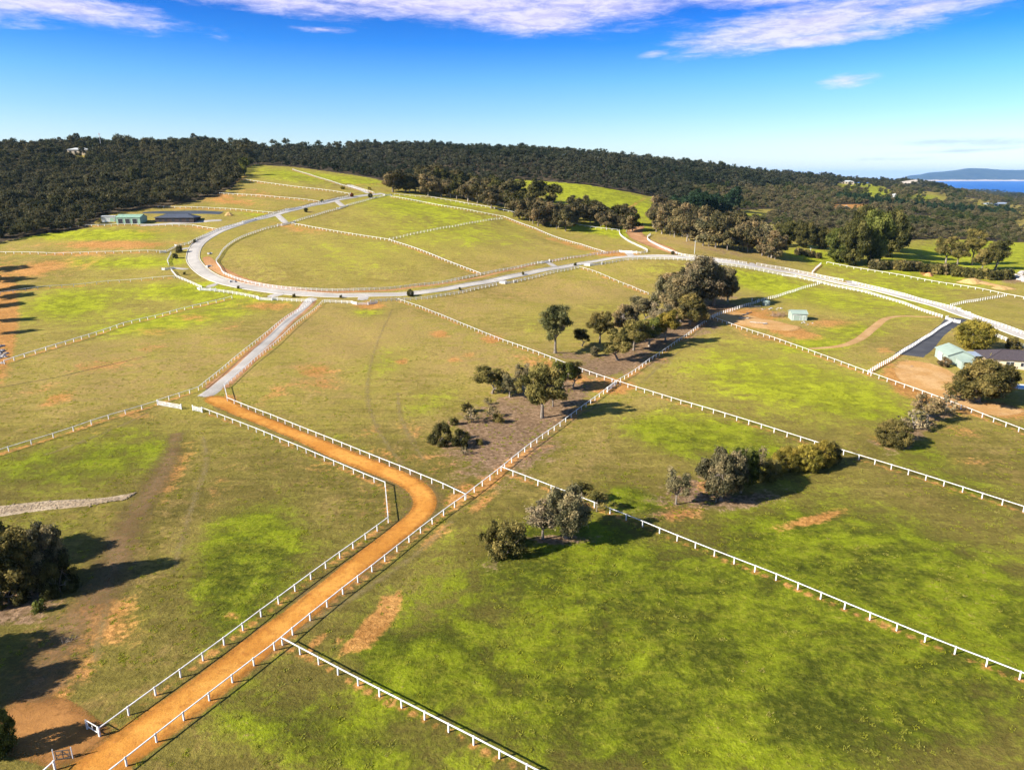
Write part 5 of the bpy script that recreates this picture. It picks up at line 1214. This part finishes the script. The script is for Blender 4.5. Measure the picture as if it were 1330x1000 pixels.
# ------------------------------------------------------------------ sun, sky, camera
SUN_EL = R(30); SUN_AZ = math.atan2(-.93, -.37)            # compass style: x = sin, y = cos
sd = Vector((math.sin(SUN_AZ)*math.cos(SUN_EL), math.cos(SUN_AZ)*math.cos(SUN_EL), math.sin(SUN_EL)))
L_ = bpy.data.lights.new('sun', 'SUN'); L_.energy = 5.0; L_.angle = R(.5); L_.color = (1, .93, .82)
so = bpy.data.objects.new('sun', L_); COL.objects.link(so); so.rotation_euler = sd.to_track_quat('Z', 'Y').to_euler()
W = bpy.data.worlds.new('World'); SC.world = W; W.use_nodes = True; nt = W.node_tree; nt.nodes.clear(); n = N(nt)
sky = n('ShaderNodeTexSky', sky_type='NISHITA'); sky.sun_disc = False; sky.sun_elevation = SUN_EL; sky.sun_rotation = SUN_AZ
sky.altitude = 100; sky.air_density = 1.0; sky.dust_density = .6; sky.ozone_density = 3.0
tc = n('ShaderNodeTexCoord').outputs['Generated']
sx = n('ShaderNodeSeparateXYZ'); n.link(tc, sx.inputs[0])
elv = n.math('MULTIPLY', n.math('ARCSINE', sx.outputs[2]), 180/math.pi); az = n.math('MULTIPLY', n.math('ARCTAN2', sx.outputs[0], sx.outputs[1]), 180/math.pi)
rp = n('ShaderNodeValToRGB'); e = rp.color_ramp
n.link(n.math('DIVIDE', elv, 30.0, clamp=True), rp.inputs[0])
stops = [(0, rgb(1.0,.98,.99)), (.08, rgb(.78,.85,.97)), (.15, rgb(.52,.72,.97)), (.23, rgb(.29,.60,.97)), (.31, rgb(.075,.40,.92)), (.40, rgb(.012,.24,.76)), (.7, rgb(.2,.35,.7)), (1.0, rgb(.58,.60,.64))]
while len(e.elements) < len(stops): e.elements.new(.5)
for i, (q, c_) in enumerate(stops): e.elements[i].position = q; e.elements[i].color = c_
base = n.mix(1.0, sky.outputs[0], rp.outputs[0], 'MULTIPLY')
# thin cloud sheets: (azimuth, elevation, half width, half height, tilt, strength) in degrees of sky
cvec = n('ShaderNodeCombineXYZ'); n.link(az, cvec.inputs[0]); n.link(elv, cvec.inputs[1])
cn1 = n.noise(n.mapping(cvec.outputs[0], (.10,.55,1), (0,0,R(-6))), 1.0, 7, .62, .5); cn2 = n.noise(n.mapping(cvec.outputs[0], (.5,2.2,1)), 1.0, 6, .7, .3)
cl = None
def px_sky(u, v):
    d = Vector(((u-665)/F, 1, -(v-500)/F)); dy = d.y*CP + d.z*SP; dz = -d.y*SP + d.z*CP
    return math.degrees(math.atan2(d.x, dy)), math.degrees(math.atan2(dz, math.hypot(d.x, dy)))
def cloud(u, v, ru, rv, tilt, st):
    global cl
    a0, e0 = px_sky(u, v); s_ = 1/16.5; t_ = R(tilt)
    dx = n.math('SUBTRACT', az, a0); dy = n.math('SUBTRACT', elv, e0)
    p1 = n.math('ADD', n.math('MULTIPLY', dx, math.cos(t_)), n.math('MULTIPLY', dy, math.sin(t_))); p2 = n.math('SUBTRACT', n.math('MULTIPLY', dy, math.cos(t_)), n.math('MULTIPLY', dx, math.sin(t_)))
    d = n.math('ADD', n.math('POWER', n.math('ABSOLUTE', n.math('DIVIDE', p1, ru*s_)), 2), n.math('POWER', n.math('ABSOLUTE', n.math('DIVIDE', p2, rv*s_)), 2))
    q = n.math('MULTIPLY', n.math('SUBTRACT', 1.0, n.math('SQRT', d)), st)
    cl = q if cl is None else n.math('MAXIMUM', cl, q)
cloud(560,-6,330,40,-3,1.0); cloud(700,22,110,24,0,1.0); cloud(780,5,160,26,0,1.0); cloud(330,-4,160,16,-3,.9); cloud(60,5,170,17,-6,.95); cloud(-40,-10,120,30,0,.8); cloud(1060,30,190,27,6,1.0); cloud(1190,12,140,20,8,.8); cloud(1050,52,110,10,3,.9)
cloud(1097,104,42,11,4,.75); cloud(848,70,26,6,6,.6); cloud(420,39,40,4,0,.45); cloud(1230,184,110,5,0,.6); cloud(1290,184,60,6,0,.6); cloud(1250,196,90,3,2,.5); cloud(980,-10,160,20,0,.8); cloud(1150,207,80,3,0,.4)
cm = n.math('ADD', cl, n.math('ADD', n.math('MULTIPLY', n.math('SUBTRACT', cn1, .5), 1.5), n.math('MULTIPLY', n.math('SUBTRACT', cn2, .5), .8)))
lowf = n.sstep(elv, 2.0, 5.0)
cm = n.math('MULTIPLY', n.sstep(cm, -.05, .85), .80)
cc = n.mix(lowf, rgb(2.9,3.5,4.6), n.mix(n.sstep(cn2, .35, .65), rgb(3.7,3.4,4.9), rgb(5.2,4.8,6.0)))
base = n.mix(cm, base, cc)
bg = n('ShaderNodeBackground'); n.link(base, bg.inputs[0]); bg.inputs[1].default_value = .094
wo = n('ShaderNodeOutputWorld'); n.link(bg.outputs[0], wo.inputs[0])

cd = bpy.data.cameras.new('camera'); cam = bpy.data.objects.new('camera', cd); COL.objects.link(cam)
cam.location = (0, 0, H); cam.rotation_euler = (math.pi/2 - P, 0, 0)
cd.sensor_width = 36; cd.lens = 36*F/1330; cd.clip_start = .5; cd.clip_end = 120000
SC.camera = cam
SC.render.engine = 'CYCLES'
cy = SC.cycles; cy.use_denoising = True; cy.max_bounces = 4; cy.diffuse_bounces = 2; cy.glossy_bounces = 2; cy.transmission_bounces = 2; cy.volume_bounces = 1; cy.transparent_max_bounces = 8
cy.use_adaptive_sampling = True; cy.adaptive_threshold = .02
try: cy.denoiser = 'OPENIMAGEDENOISE'; cy.denoising_input_passes = 'RGB_ALBEDO_NORMAL'
except Exception: pass
vs_ = SC.view_settings; vs_.view_transform = 'Standard'; vs_.look = 'None'; vs_.exposure = 1.2; vs_.gamma = 1.0; vs_.use_curve_mapping = False
